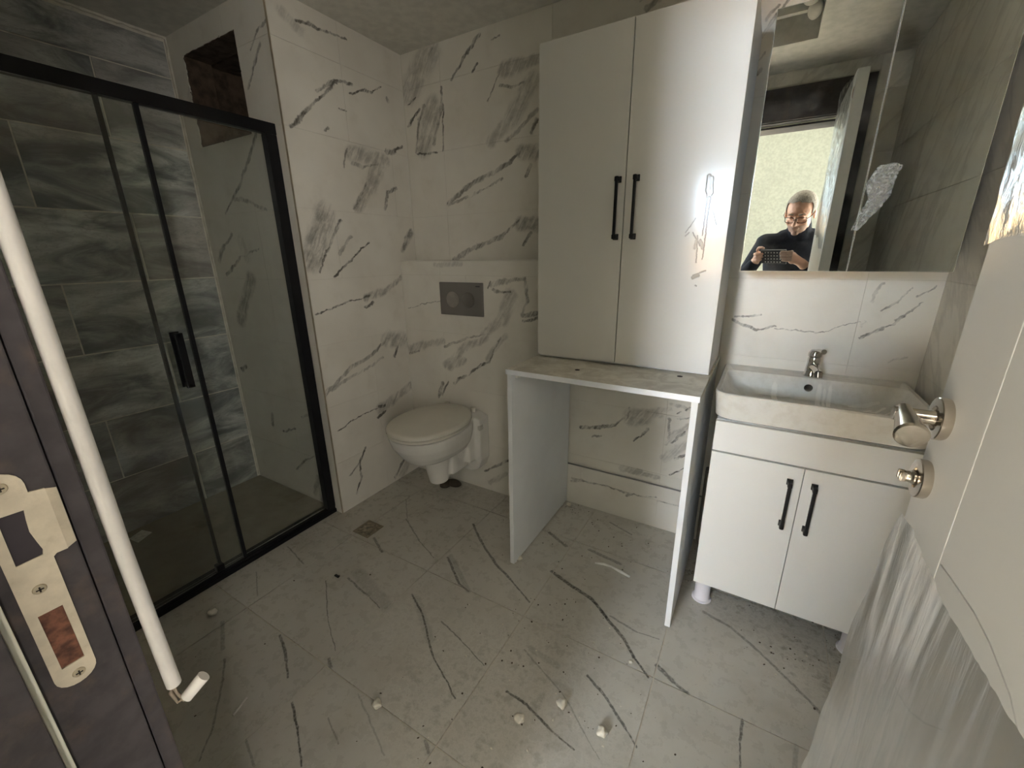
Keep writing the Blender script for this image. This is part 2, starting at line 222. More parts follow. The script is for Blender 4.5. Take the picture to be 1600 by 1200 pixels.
 'box': [[-1.67,0.751,-1.576,0.779,0.0248,0.3],[-1.576,0.779,-1.433,0.817,0.0169,0.3],[-1.673,0.725,-1.603,0.747,0.0071,0.5],[-1.11,1.113,-1.032,1.138,0.0132,0.4],[-1.032,1.138,-0.927,1.149,0.0089,0.4],[-1.008,1.075,-1.049,0.96,0.0344,0.28],[-1.049,0.96,-1.163,0.877,0.0224,0.28],[-0.927,1.14,-0.917,1.05,0.0083,0.4],[-0.917,1.05,-0.944,0.985,0.0057,0.4],[-0.944,0.982,-0.858,0.995,0.0116,0.55],[-0.938,0.955,-0.858,0.975,0.0073,0.7],[-1.104,1.093,-1.068,1.088,0.0076,0.65],[-1.068,1.088,-1.008,1.087,0.0051,0.65],[-1.12,1.131,-1.132,1.101,0.0053,0.5],[-1.412,0.686,-1.269,0.808,0.0248,0.3],[-1.269,0.808,-1.149,0.859,0.0157,0.3],[-1.422,0.79,-1.267,0.849,0.0066,0.4],[-1.267,0.849,-1.148,0.881,0.0045,0.4],[-1.391,0.674,-1.294,0.728,0.017,0.3],[-1.371,0.594,-1.231,0.684,0.0077,0.6],[-1.231,0.684,-1.141,0.739,0.0074,0.6],[-1.141,0.739,-1.062,0.869,0.0055,0.6],[-1.153,0.754,-1.037,0.878,0.0166,0.25],[-1.486,0.495,-1.448,0.576,0.0086,0.6],[-1.462,0.506,-1.411,0.588,0.0061,0.6],[-1.447,1.213,-1.285,1.213,0.0122,0.2],[-1.185,0.11,-1.022,0.222,0.0069,0.5],[-1.158,0.042,-1.052,0.131,0.0139,0.25],[-1.662,0.984,-1.429,1.028,0.0025,0.4]],
 'lowb': [[-0.718,0.12,-0.663,0.147,0.0088,0.4],[-0.719,0.138,-0.558,0.151,0.0047,0.45],[-0.558,0.151,-0.426,0.141,0.0046,0.45],[-0.426,0.141,-0.293,0.158,0.0031,0.45],[-0.435,0.128,-0.399,0.149,0.0065,0.5],[-0.291,0.141,-0.19,0.144,0.0026,0.4]],
 'ret': [[-1.693,2.078,-1.763,2.055,0.0065,0.5],[-1.763,2.055,-1.812,2.016,0.0054,0.5],[-1.751,2.017,-1.804,1.963,0.0079,0.5],[-1.804,1.963,-1.873,1.897,0.0057,0.5],[-1.873,1.738,-1.985,1.627,0.0088,0.5],[-1.985,1.627,-2.093,1.535,0.0092,0.5],[-2.093,1.535,-2.23,1.455,0.0062,0.5],[-2.136,1.506,-2.035,1.491,0.0092,0.4],[-2.035,1.491,-1.897,1.457,0.007,0.4],[-2.38,1.239,-2.303,1.308,0.0136,0.5],[-2.303,1.308,-2.212,1.358,0.0079,0.5],[-2.335,1.171,-2.181,1.247,0.0084,0.5],[-2.181,1.247,-2.007,1.293,0.0043,0.5],[-2.121,1.153,-2.289,0.949,0.0381,0.4],[-2.381,0.671,-2.334,0.695,0.0118,0.6],[-2.169,0.45,-2.182,0.388,0.0132,0.5],[-2.089,0.367,-1.981,0.415,0.0067,0.5],[-2.034,0.161,-1.91,0.254,0.0056,0.7],[-1.91,0.254,-1.844,0.289,0.0034,0.7],[-1.849,0.159,-1.9,0.057,0.0163,0.4],[-1.906,0.493,-1.821,0.526,0.0063,0.3],[-2.321,1.945,-2.225,2.0,0.024,0.2],[-2.148,1.333,-2.12,1.261,0.0279,0.2]]}
# ------------------------------------------------------------------ tile materials
def overlap(segs, u0, u1, v0, v1):
    r = []
    for s in segs:
        m = s[4]*1.4+.004
        if min(s[0], s[2])-m < u1 and max(s[0], s[2])+m > u0 and min(s[1], s[3])-m < v1 and max(s[1], s[3])+m > v0: r.append(s)
    return r
MC = {}
def marble(segs, name='marble_tile', generic=0.0):
    key = (name, str(segs), generic)
    if key in MC: return MC[key]
    a = NT(name); uv = a.coord('UV')
    cl = a.noise(uv, 3, 3); base = a.mix(a.ramp(cl, .3, .7), rgb(222, 217, 206), rgb(232, 228, 218))
    if segs:
        wv = warp(a, uv, .020, 9); wv = warp(a, wv, .009, 34); wv = warp(a, wv, .003, 110)
        v = strokes(a, wv, segs)
        st = a.noise(a.aniso(uv, -58, (9, 52, 1)), 1, 6, .7, dist=.6)
        blot = a.noise(uv, 16, 5, .65)
        v = a.math('MULTIPLY', a.math('MULTIPLY', v, 1.38), a.math('ADD', a.math('MULTIPLY', a.ramp(st, .34, .62), .85), a.math('MULTIPLY', a.ramp(blot, .38, .62), .5)), clamp=True)
        base = a.mix(v, base, rgb(98, 94, 87))
    if generic:
        n = a.noise(a.aniso(uv, -50, (1.6, 5, 1)), 1, 6, .6, dist=.4); base = a.mix(a.math('MULTIPLY', a.ramp(a.math('ABSOLUTE', a.math('SUBTRACT', n, .5)), .05, .0), generic), base, rgb(120, 116, 108))
    dust = a.noise(a.pos(), 9, 5, .6)
    base = a.mix(a.ramp(dust, .5, .85, 0, .22), base, rgb(176, 164, 142))
    a.bump(a.noise(uv, 60, 3), .04)
    a.P(Base_Color=base, Roughness=a.ramp(dust, .3, .8, .3, .5)); MC[key] = a.m; return a.m
def slate():
    a = NT('slate_tile'); oi = a.t.nodes.new('ShaderNodeObjectInfo'); ps = a.pos()
    off = a.t.nodes.new('ShaderNodeVectorMath'); off.operation = 'SCALE'; a.t.links.new(oi.outputs['Random'], off.inputs['Scale']); off.inputs[0].default_value = (37, 19, 53)
    ad = a.t.nodes.new('ShaderNodeVectorMath'); a.t.links.new(ps, ad.inputs[0]); a.t.links.new(off.outputs[0], ad.inputs[1]); v = ad.outputs[0]
    n1 = a.noise(a.scalev(v, (1, 1.2, 3.2)), 2.6, 7, .62, dist=.9); n2 = a.noise(a.scalev(v, (1, 2, 9)), 5, 5, .6, dist=1.5); n3 = a.noise(v, 1.3, 2)
    c = a.mix(a.ramp(n1, .35, .68), rgb(118, 124, 124), rgb(238, 240, 236)); c = a.mix(a.ramp(n3, .45, .62, 0, .5), c, rgb(160, 146, 138))
    c = a.mix(a.ramp(a.math('ABSOLUTE', a.math('SUBTRACT', n2, .5)), .035, 0, 0, .35), c, rgb(132, 130, 126))
    c = a.mix(a.ramp(oi.outputs['Random'], 0, 1, 0, .3), c, rgb(104, 107, 105))
    a.bump(n1, .35, .003); a.P(Base_Color=c, Roughness=a.ramp(n2, .3, .7, .42, .6)); return a.m
MFLOOR = {}
DIRT = [(.12, 1.62, .34, 1.0), (.42, 1.5, .22, 1.0), (-.06, 1.6, .14, 1), (-.5, .72, .42, .55), (-.42, 1.0, .22, .5), (-.66, .66, .25, .55), (-1.1, 1.72, .4, .35), (-.95, .85, .25, .25), (-1.65, .9, .12, .4), (-.3, .6, .4, .35), (.3, 1.35, .2, .8), (-.72, 1.79, .12, .9)]
def floor_mat(segs):
    a = NT('floor_tile'); uv = a.coord('UV'); cl = a.noise(uv, 2.2, 4)
    base = a.mix(a.ramp(cl, .3, .7), rgb(184, 180, 170), rgb(196, 192, 182))
    if segs:
        wv = warp(a, uv, .006, 26); v = strokes(a, wv, segs); bl = a.noise(uv, 110, 4, .6)
        base = a.mix(a.math('MULTIPLY', v, a.ramp(bl, .3, .55, .45, 1.1), clamp=True), base, rgb(66, 64, 60))
    fn = a.noise(uv, 26, 6, .7); fine = a.noise(uv, 170, 3, .6); d = None
    for (x, y, r, s) in DIRT:
        sb = a.n('ShaderNodeVectorMath', _operation='DISTANCE', i0=uv, i1=(x, y, 0)).outputs['Value']
        m = a.ramp(sb, r, r*.3, 0, s); d = m if d is None else a.math('MAXIMUM', d, m)
    d1 = a.math('MULTIPLY', d, a.ramp(fn, .46, .66), clamp=True)
    base = a.mix(a.math('MULTIPLY', d1, .62), base, rgb(92, 80, 64))
    base = a.mix(a.math('MULTIPLY', d, a.ramp(fine, .66, .72, 0, .8), clamp=True), base, rgb(60, 52, 44))
    film = a.ramp(a.noise(uv, 5, 6, .65), .45, .75, 0, .35); base = a.mix(film, base, rgb(150, 141, 124))
    a.bump(fine, .05); a.P(Base_Color=base, Roughness=a.math('ADD', a.ramp(fn, .35, .7, .24, .42), a.math('MULTIPLY', d1, .3))); return a.m
GAP = .0011
def lay(parent, vj, uj, fn, depth, mat, name='tile', skip=None, GAP=.0005):
    """one object per tile: rows between vj, columns from uj(row index)."""
    for r in range(len(vj)-1):
        us = uj(r)
        for c in range(len(us)-1):
            u0, u1, v0, v1 = us[c]+GAP, us[c+1]-GAP, vj[r]+GAP, vj[r+1]-GAP
            if u1-u0 < .006 or v1-v0 < .006: continue
            polys = [(u0, u1, v0, v1)]
            if skip: polys = skip(u0, u1, v0, v1)
            for (a0, a1, b0, b1) in polys:
                bm = bmesh.new(); P8 = [fn(u, v, d) for u in (a0, a1) for v in (b0, b1) for d in (0, depth)]
                V = [bm.verts.new(p) for p in P8]
                F = [bm.faces.new([V[i] for i in f]) for f in ((0, 1, 3, 2), (4, 6, 7, 5), (0, 4, 5, 1), (2, 3, 7, 6), (0, 2, 6, 4), (1, 5, 7, 3))]
                bmesh.ops.recalc_face_normals(bm, faces=bm.faces)
                uvl = bm.loops.layers.uv.new('UVMap'); k = {V[i]: ((a0, a1)[i//4], (b0, b1)[(i//2) % 2]) for i in range(8)}
                for f in bm.faces:
                    for l in f.loops: l[uvl].uv = k[l.vert]
                obj(name, bm, mat(a0, a1, b0, b1), parent)
def cols(x0, x1, j, off, w):
    r = [x0]; k = math.ceil((x0-(j+off))/w); x = j+off+k*w
    while x < x1:
        if x > x0+.004: r.append(x)
        x += w
    if x1-r[-1] < .012 and len(r) > 1: r.pop()
    r.append(x1); return r
ZR = [0, .2765, .571, .8655, 1.157, 1.4475, 1.7435, 2.036, 2.19]
grout_w = plain('pale_grout', rgb(206, 200, 186), .8, dirt=.2); grout_d = plain('grey_grout', rgb(232, 228, 216), .85, dirt=.4)
grout_f = plain('floor_grout', rgb(196, 188, 172), .85, dirt=.5)
plaster = plain('hall_plaster', rgb(152, 154, 144), .85, bump=.25, vs=60)
ceil_m = plain('ceiling_paint', rgb(214, 211, 202), .9, bump=.1, vs=25, var=.05)
T = .003
# back wall (y 1.81), left wall (x -1.689), return wall of the shower (y 1.13), slate wall (x -2.43)
wb = struct('wall_back', box(-1.80, .60, 1.81+T, 1.95, -.05, 2.35), grout_w)
lay(wb, ZR, lambda r: cols(-1.689, .48, -.29 if r % 2 == 0 else -.29, 0 if r not in (3, 2) else .0, .58), lambda u, v, d: (u, 1.81+d, v), T, lambda *q: marble(overlap(VEINS['back'], *q)))
wl = struct('wall_left', box(-1.80, -1.689-T, 1.13+.10, 1.81+T, -.05, 2.35), grout_w)
lay(wl, ZR, lambda r: [1.131, 1.31 if r == 4 else (1.694 if r in (5, 3) else 1.44), 1.8095] if r % 2 == 0 or r in (5, 3) else [1.131, 1.44, 1.8095], lambda u, v, d: (-1.689-d, u, v), T, lambda *q: marble(overlap(VEINS['left'], *q)))
# the shower's return wall with its open vent shaft
HX0, HX1, HZ0, HZ1 = -2.316, -1.905, 1.74, 2.097
wr = struct('wall_shower_return', join(box(-2.52, HX0, 1.13+T, 1.23, -.05, 2.35), box(HX1, -1.689-T, 1.13+T, 1.23, -.05, 2.35), box(HX0, HX1, 1.13+T, 1.23, -.05, HZ0), box(HX0, HX1, 1.13+T, 1.23, HZ1, 2.35)), grout_w)
def cut(u0, u1, v0, v1):
    if u1 <= HX0 or u0 >= HX1 or v1 <= HZ0 or v0 >= HZ1: return [(u0, u1, v0, v1)]
    out = []
    if u0 < HX0: out.append((u0, HX0, v0, v1))
    if u1 > HX1: out.append((HX1, u1, v0, v1))
    a, b = max(u0, HX0), min(u1, HX1)
    if v0 < HZ0-.004: out.append((a, b, v0, HZ0))
    if v1 > HZ1+.004: out.append((a, b, HZ1, v1))
    return out
lay(wr, ZR, lambda r: cols(-2.4295, -1.6895, -1.98, 0 if r % 2 else .0, .58), lambda u, v, d: (u, 1.13+d, v), T, lambda *q: marble(overlap(VEINS['ret'], *q)), skip=cut)
raw = plain('raw_brickwork', rgb(96, 80, 66), .95, bump=.8, vs=22, var=.25, dirt=.5, dirtcol=(100, 88, 74))
shaft = struct('wall_vent_shaft', join(box(-2.40, -1.84, 1.50, 1.54, 1.60, 2.2), box(-2.42, -2.38, 1.23, 1.54, 1.60, 2.2), box(-1.86, -1.82, 1.23, 1.54, 1.60, 2.2), box(-2.42, -1.82, 1.23, 1.54, 1.58, 1.61), box(-2.42, -1.82, 1.23, 1.54, 2.15, 2.2)), raw)
duct = plain('dusty_duct_board', rgb(158, 142, 120), .85, bump=.5, vs=30, var=.12, dirt=.6, dirtcol=(74, 60, 46))
obj('duct_board', join(box(-2.13, -1.87, 1.33, 1.36, 1.62, 2.14, .004)), duct, shaft)
obj('lintel_brick', box(-2.37, -1.87, 1.26, 1.46, 2.105, 2.145, .004), raw, shaft)
# crooked plaster lip round the hole
rr = random.Random(3)
def lip(p0, p1, n=26):
    pts = [Vector(p0).lerp(Vector(p1), i/n)+Vector([rr.uniform(-.0025, .0025) for _ in range(3)]) for i in range(n+1)]
    return tube(pts, [rr.uniform(.001, .003) for _ in pts], 6)
obj('reveal', join(box(HX0-.004, HX0+.003, 1.134, 1.24, HZ0, HZ1), box(HX1-.003, HX1+.004, 1.134, 1.24, HZ0, HZ1), box(HX0, HX1, 1.134, 1.24, HZ0-.003, HZ0+.003), box(HX0, HX1, 1.134, 1.24, HZ1-.003, HZ1+.003)), raw, wr)
obj('mortar_edge', join(lip((HX0, 1.133, HZ0), (HX1, 1.133, HZ0)), lip((HX1, 1.133, HZ0), (HX1, 1.133, HZ1)), lip((HX0, 1.133, HZ0), (HX0, 1.133, HZ1)), lip((HX0, 1.133, HZ1), (HX1, 1.133, HZ1))), raw, wr, smooth='all')
ws = struct('wall_shower_slate', box(-2.52, -2.43-.004, -.05, 1.13+T, -.05, 2.35), grout_d)
SL = slate(); DZ = [0, .285, .570, .868, 1.160, 1.445, 1.738, 2.026, 2.168]
lay(ws, DZ, lambda r: cols(.068, 1.118, .555 if r % 2 == 1 else .842, 0, .58), lambda u, v, d: (-2.43-d, u, v), .004, lambda *q: SL, GAP=.0030)
for o_ in ():
    pass
obj('rough_grout_bead', join(lip((-2.428, 1.122, 0.03), (-2.428, 1.122, 2.18), 60), lip((-2.429, .07, 2.178), (-2.429, 1.12, 2.178), 60)), grout_w, ws, smooth='all')
# boxed-in cistern and low pipe boxing
bx = struct('trim_cistern_boxing', box(-1.688, -.785, 1.687+T, 1.8095, -.02, 1.2245), grout_w)
lay(bx, [0, .2765, .571, .8655, 1.157, 1.2245], lambda r: cols(-1.688, -.785, -1.42, 0 if r in (2, ) else (.16 if r % 2 else 0), .58), lambda u, v, d: (u, 1.687+d, v), T, lambda *q: marble(overlap(VEINS['box'], *q)))
bm = box(-1.688, -.785, 1.6865, 1.8095, 1.2247, 1.2275); uvset(bm, lambda c: (c.x, c.y)); obj('ledge_tile', bm, marble([]), bx)
lb = struct('trim_low_boxing', box(-.783, .479, 1.798+T, 1.8095, -.02, .219), grout_w)
lay(lb, [0, .147, .219], lambda r: cols(-.783, .479, -.29, .2*r, .58), lambda u, v, d: (u, 1.798+d, v), T, lambda *q: marble(overlap(VEINS['lowb'], *q)))
obj('grey_sealant', tube([(-.78, 1.8, .2215), (-.4, 1.801, .2225), (-.1, 1.8, .2215), (.478, 1.8, .222)], .0035, 8), plain('grey_sealant', rgb(150, 148, 144), .7), lb, smooth='all')
# right wall, door wall, hall
wrt = struct('wall_right', box(.48+T, .60, -.10, 1.95, -.05, 2.35), grout_w)
GEN = marble([], 'marble_tile_plain', .22)
lay(wrt, ZR, lambda r: cols(.066, 1.809, .35, .29*(r % 2), .58), lambda u, v, d: (.48+d, u, v), T, lambda *q: GEN)
OX0, OX1, OZ = -.45, .252, 1.945           # clear door opening
wd = struct('wall_door', join(box(-2.52, OX0-.04, -.10, .065-T, -.05, 2.35), box(OX1+.04, .4795, -.10, .065-T, -.05, 2.35), box(OX0-.04, OX1+.04, -.10, .065-T, OZ+.04, 2.35)), grout_w)
lay(wd, ZR, lambda r: cols(-2.43, OX0-.10, -.55, .29*(r % 2), .58), lambda u, v, d: (u, .065-d, v), T, lambda *q: GEN)
lay(wd, ZR, lambda r: [OX1+.105, .479], lambda u, v, d: (u, .065-d, v), T, lambda *q: GEN)
lay(wd, [2.125, 2.19], lambda r: [OX0-.10, -.15, OX1+.105], lambda u, v, d: (u, .065-d, v), T, lambda *q: GEN)
fl = struct('floor', box(-1.79, .485, -.11, 1.812, -.06, -T), grout_f)
lay(fl, [-.10, .075, .555, 1.037, 1.515, 1.8095], lambda r: [-1.785, -1.5, -1.04, -.582, -.124, .343, .4795] if r else [-1.0, -.582, -.124, .343], lambda u, v, d: (u, v, -d), T, lambda *q: floor_mat(overlap(VEINS['floor'], *q)), GAP=.0018)
hall_floor = plain('hall_floor_tile', rgb(150, 146, 138), .4)
struct('floor_hall', box(-2.6, 2.5, -4.1, -.11, -.06, 0), hall_floor)
# ceiling with an open recess
CX0, CX1, CY0, CY1 = -.36, .053, .446, .86
cl = struct('ceiling', join(box(-2.52, CX0, .062, 1.82, 2.19, 2.3), box(CX1, .485, .062, 1.82, 2.19, 2.3), box(CX0, CX1, .062, CY0, 2.19, 2.3), box(CX0, CX1, CY1, 1.82, 2.19, 2.3), box(CX0-.02, CX1+.02, CY0-.02, CY1+.02, 2.3, 2.32)), ceil_m)
obj('recess_batten', box(CX0, CX1, CY0+.10, CY0+.125, 2.262, 2.30, .002), ceil_m, cl)
obj('torn_plaster_flap', join(ell((CX1-.03, CY0+.13, 2.255), (.028, .05, .012), Matrix.Rotation(.4, 3, 'X')), ell((CX1-.05, CY0+.2, 2.27), (.03, .05, .014))), plain('white_filler', rgb(210, 206, 196), .8), cl, smooth='all')
struct('ceiling_hall', box(-2.6, 2.5, -4.1, -.10, 2.42, 2.5), plain('hall_ceiling_paint', rgb(210, 206, 192), .9))
struct('wall_hall', box(-.34, 2.5, -1.50, -1.36, -.02, 2.42), plaster)
struct('wall_hall_left', box(-2.62, -1.25, -1.50, -1.36, -.02, 2.42), plaster)
struct('wall_hall_above_opening', box(-1.25, -.34, -1.50, -1.36, 2.12, 2.42), plaster)
struct('wall_hall_end', join(box(2.40, 2.5, -1.36, -1.25, -.02, 2.42), box(2.40, 2.5, -.25, -.10, -.02, 2.42), box(2.40, 2.5, -1.25, -.25, -.02, .85), box(2.40, 2.5, -1.25, -.25, 2.15, 2.42)), plaster)
struct('wall_hall_bath_side', box(.60, 2.4, -.14, -.10, -.02, 2.42), plaster)
struct('wall_hall_far_left', box(-2.62, -2.52, -4.1, -.10, -.02, 2.42), plaster)
struct('wall_room_far', join(box(-2.52, -1.16, -4.1, -4.0, -.02, 2.42), box(-.56, 2.5, -4.1, -4.0, -.02, 2.42), box(-1.16, -.56, -4.1, -4.0, -.02, .95), box(-1.16, -.56, -4.1, -4.0, 2.27, 2.42)), plaster)
# ------------------------------------------------------------------ materials of things
black = plain('black_aluminium', rgb(15, 15, 18), .42, var=.05, vs=12, spec=.3)
lacq = NT('white_lacquer'); pz = lacq.pos(); n_ = lacq.noise(pz, 160, 2); n2_ = lacq.noise(pz, 2.5, 4)
lacq.bump(n_, .06, .0006); lacq.P(Base_Color=lacq.mix(n2_, rgb(222, 220, 214), rgb(230, 228, 222)), Roughness=lacq.ramp(n2_, .3, .7, .42, .5), Coat_Weight=.26, Coat_Roughness=.12); lacq_m = lacq.m; lacq.b.inputs['Specular IOR Level'].default_value = .22
panel_w = plain('white_melamine', rgb(224, 226, 226), .38, var=.02, vs=6)
frame_m = plain('dark_door_frame', rgb(66, 61, 62), .6, var=.12, vs=45, bump=.15, dirt=.35, dirtcol=(112, 92, 74), spec=.3)
steel = NT('brushed_nickel'); ps_ = steel.pos(); sn = steel.noise(steel.scalev(ps_, (40, 700, 700)), 1, 3)
steel.P(Base_Color=rgb(196, 188, 176), Metallic=1.0, Roughness=steel.ramp(sn, .3, .7, .18, .24)); steel_m = steel.m
chrome = plain('chrome', rgb(205, 203, 200), .08, 1.0, var=.02)
ceram = plain('white_ceramic', rgb(226, 223, 216), .14, var=.02, vs=5, dirt=.10, dirtcol=(170, 158, 138))
plas_w = plain('white_plastic', rgb(222, 220, 214), .32, var=.02, vs=8)
pvc = plain('white_tube_plastic', rgb(200, 195, 188), .7, var=.03, vs=40)

# ---- shower screen (outer face x -1.736)
sx = -1.736
sh = thing('shower_screen', (sx, .6, 0), 'black framed sliding glass shower screen across the slate tiled alcove', 'shower screen')
obj('top_rail', box(sx-.035, sx, .070, 1.1295, 1.712, 1.752, .002), black, sh)
obj('end_post', box(sx-.035, sx, 1.086, 1.1285, .0325, 1.7115, .002), black, sh)
obj('wall_post', box(sx-.035, sx, .070, .10, .0325, 1.7115, .002), black, sh)
obj('bottom_track', join(box(sx-.055, sx-.003, .070, 1.129, .0, .032, .003), box(sx-.012, sx+.004, .070, 1.129, .0, .020, .002)), black, sh)
obj('track_guide_line', box(sx-.0285, sx-.0265, .10, 1.08, .0322, .0332), plain('grey_seal', rgb(120, 120, 118), .5), sh)
gl = NT('shower_glass'); g = gl.t
fr = gl.n('ShaderNodeFresnel', IOR=1.5).outputs[0]; tr = gl.n('ShaderNodeBsdfTransparent', Color=(.965, .975, .965, 1)).outputs[0]; go = gl.n('ShaderNodeBsdfGlossy', Color=(1, 1, 1, 1), Roughness=.015).outputs[0]
df = gl.n('ShaderNodeBsdfDiffuse', Color=rgb(190, 184, 168)).outputs[0]
m1 = gl.t.nodes.new('ShaderNodeMixShader'); g.links.new(gl.math('MULTIPLY', fr, .6, True), m1.inputs[0]); g.links.new(tr, m1.inputs[1]); g.links.new(go, m1.inputs[2])
m2 = gl.t.nodes.new('ShaderNodeMixShader'); g.links.new(gl.ramp(gl.noise(gl.pos(), 5, 6, .65), .35, .8, .01, .045), m2.inputs[0]); g.links.new(m1.outputs[0], m2.inputs[1]); g.links.new(df, m2.inputs[2]); g.links.new(m2.outputs[0], gl.out.inputs['Surface']); glass = gl.m
pf = obj('fixed_glass_panel', box(sx-.0275, sx-.0225, .603, 1.088, .0335, 1.7115), glass, sh)
obj('edge_strip', box(sx-.0305, sx-.0195, .591, .6025, .0335, 1.7115, .001), black, pf)
bm = box(sx-.0145, sx-.0095, .104, .679, .036, 1.7115)
for v in bm.verts: v.co.x += (.679-v.co.y)*.024
psl = obj('sliding_glass_panel', bm, glass, sh)
obj('edge_strip', box(sx-.018, sx-.006, .679, .693, .0345, 1.7115, .001), black, psl)
obj('guide_foot', box(sx-.034, sx-.006, .578, .606, .0332, .062, .004), black, psl)
hd = join(box(sx-.006, sx+.030, .627, .641, .992, 1.006, .002), box(sx-.006, sx+.030, .627, .641, .814, .828, .002), box(sx+.018, sx+.030, .622, .646, .812, 1.008, .002), box(sx-.0093, sx-.004, .620, .648, .812, 1.010, .001))
obj('handle', hd, black, psl)
bm = box(-2.4285, sx-.056, .07, 1.1285, .0005, .02, .006)
tray = obj('shower_tray', bm, plain('dusty_tray', rgb(150, 143, 124), .6, dirt=.8, vs=14, dirtcol=(112, 102, 84), bump=.1), label='dusty low shower tray behind the glass screen', cat='shower tray')
obj('paper_scrap', prism([(-2.36, .49), (-2.29, .50), (-2.325, .565), (-2.39, .548)], lambda u, v, d: (u, v, d), .0205, .0215), plain('paper', rgb(236, 232, 222), .8, vs=60, var=.1), label='small pale label scrap lying on the shower tray', cat='label')
obj('corner_trim', box(-1.6885, -1.6865, 1.1265, 1.1335, .001, 2.188), plain('metal_trim', rgb(190, 180, 160), .3, .8), wl)

# ---- flush plate
fp = thing('flush_plate', (-1.289, 1.687, .96), 'grey dual button flush plate above the toilet', 'flush plate')
greyp = plain('grey_plate', rgb(128, 124, 120), .42, .3, var=.03, vs=8); greyb = plain('grey_button', rgb(138, 134, 130), .35, .3, var=.03)
obj('plate', box(-1.421, -1.157, 1.676, 1.6865, .962, 1.124, .003), greyp, fp, smooth=True)
for x, r in ((-1.338, .037), (-1.243, .034)):
    b = obj('button', lathe([(0, 0), (r-.003, 0), (r-.001, .0015), (r-.001, .003), (0, .003)], (x, 1.6755, 1.040), (0, 1, 0), 40), greyb, fp, smooth=True)
    obj('button_ring', lathe([(r, 0), (r+.003, .0), (r+.004, .002), (r, .002)], (x, 1.6745, 1.040), (0, 1, 0), 40), plain('ring', rgb(160, 156, 152), .25, .8), b, smooth=True)
obj('embossed_mark', box(-1.196, -1.172, 1.6752, 1.6762, 1.104, 1.110), plain('mark', rgb(70, 68, 70), .4), fp)

# ---- wall-hung toilet
TX = -1.306
to = thing('toilet', (TX, 1.45, .15), 'white wall-hung toilet with closed lid in the corner', 'toilet')
bm = bmesh.new()
def ring_outline(hw, yf, yb, n=48, k=2.25):
    pts = []
    for i in range(n):
        t = 2*math.pi*i/n; c, s = math.cos(t), math.sin(t)
        yy = (yf+yb)/2+(yb-yf)/2*(abs(s)**(2/k))*(1 if s > 0 else -1); xx = hw*(abs(c)**(2/k))*(1 if c > 0 else -1)
        if s > 0: xx *= 1-.10*s*s
        pts.append((TX+xx, yy))
    return pts
secs = [(.452, .170, 1.192, 1.655), (.435, .170, 1.194, 1.66), (.40, .164, 1.206, 1.66), (.355, .148, 1.235, 1.66), (.318, .122, 1.262, 1.66), (.295, .092, 1.31, 1.66)]
rings = []
for z, hw, yf, yb in secs: rings.append([bm.verts.new((x, y, z)) for x, y in ring_outline(hw, yf, yb)])
for a_, b_ in zip(rings, rings[1:]):
    for i in range(48): bm.faces.new((a_[i], a_[(i+1) % 48], b_[(i+1) % 48], b_[i]))
bm.faces.new(rings[0]); bm.faces.new(rings[-1]); bmesh.ops.recalc_face_normals(bm, faces=bm.faces)
flange = prism([(-.155, .462), (.10, .470), (.157, .450), (.157, .22), (.135, .165), (.09, .145), (-.09, .145), (-.135, .165), (-.155, .22)], lambda u, v, d: (TX+u, d, v), 1.60, 1.6845)
bowl = join(bm, flange, cyl((TX, 1.445, .147), (TX, 1.43, .33), .050, .074, 32), ell((TX, 1.445, .155), (.049, .049, .015)), ell((TX, 1.56, .30), (.10, .13, .12)), box(TX-.085, TX+.085, 1.46, 1.66, .175, .36, .03), box(TX-.125, TX+.125, 1.55, 1.66, .22, .455))
obj('bowl', remesh(bowl, .0045, 8), ceram, to, smooth='all')
def slab(z0, z1, grow, yb, bul=.0):
    b = bmesh.new(); R_ = []
    for z, g_ in ((z0, grow-.004), (z0+.003, grow), (z1-.008, grow), (z1-.003, grow-.004), (z1, grow-.012)):
        R_.append([b.verts.new((TX+(x-TX)*(1+g_/.172), y+(g_ if y > 1.4 else -g_)*0, z)) if False else b.verts.new((TX+(x-TX)*(1+g_/.172), 1.41+(y-1.41)*(1+g_/.24), z)) for x, y in ring_outline(.170, 1.192, yb)])
    for p, q in zip(R_, R_[1:]):
        for i in range(48): b.faces.new((p[i], p[(i+1) % 48], q[(i+1) % 48], q[i]))
    b.faces.new(R_[0])
    c_ = b.verts.new((TX, 1.40, z1+bul))
    for i in range(48): b.faces.new((R_[-1][i], R_[-1][(i+1) % 48], c_))
    bmesh.ops.recalc_face_normals(b, faces=b.faces); return b
seatm = plain('toilet_seat_plastic', rgb(222, 217, 204), .2, var=.02, vs=5)
obj('seat', slab(.4555, .470, .002, 1.635), seatm, to, smooth=True)
obj('lid', slab(.473, .497, .006, 1.64, .004), seatm, to, smooth=True)
for s in (-1, 1): obj('hinge', cyl((TX+s*.085, 1.648, .462), (TX+s*.085, 1.648, .492), .013), seatm, to, smooth=True)
obj('side_fixing_cap', join(cyl((TX+.150, 1.615, .405), (TX+.162, 1.612, .402), .013, .011), box(TX+.14, TX+.158, 1.60, 1.63, .39, .42, .004)), plain('grey_cap', rgb(190, 186, 178), .3), to, smooth=True)
obj('lid_sticker', box(TX-.085, TX-.055, 1.206, 1.207, .478, .481), plain('grey_print', rgb(90, 90, 90), .5), to)
obj('pipe_stub', join(cyl((TX-.10, 1.60, .0), (TX-.10, 1.60, .035), .03, .027), ell((TX-.06, 1.63, .012), (.05, .03, .018)), ell((TX-.15, 1.62, .01), (.03, .03, .02))), plain('dark_rubble', rgb(70, 62, 50), .95, bump=.8, vs=60), label='dark rubble and pipe stub on the floor under the toilet', cat='rubble', smooth='all')

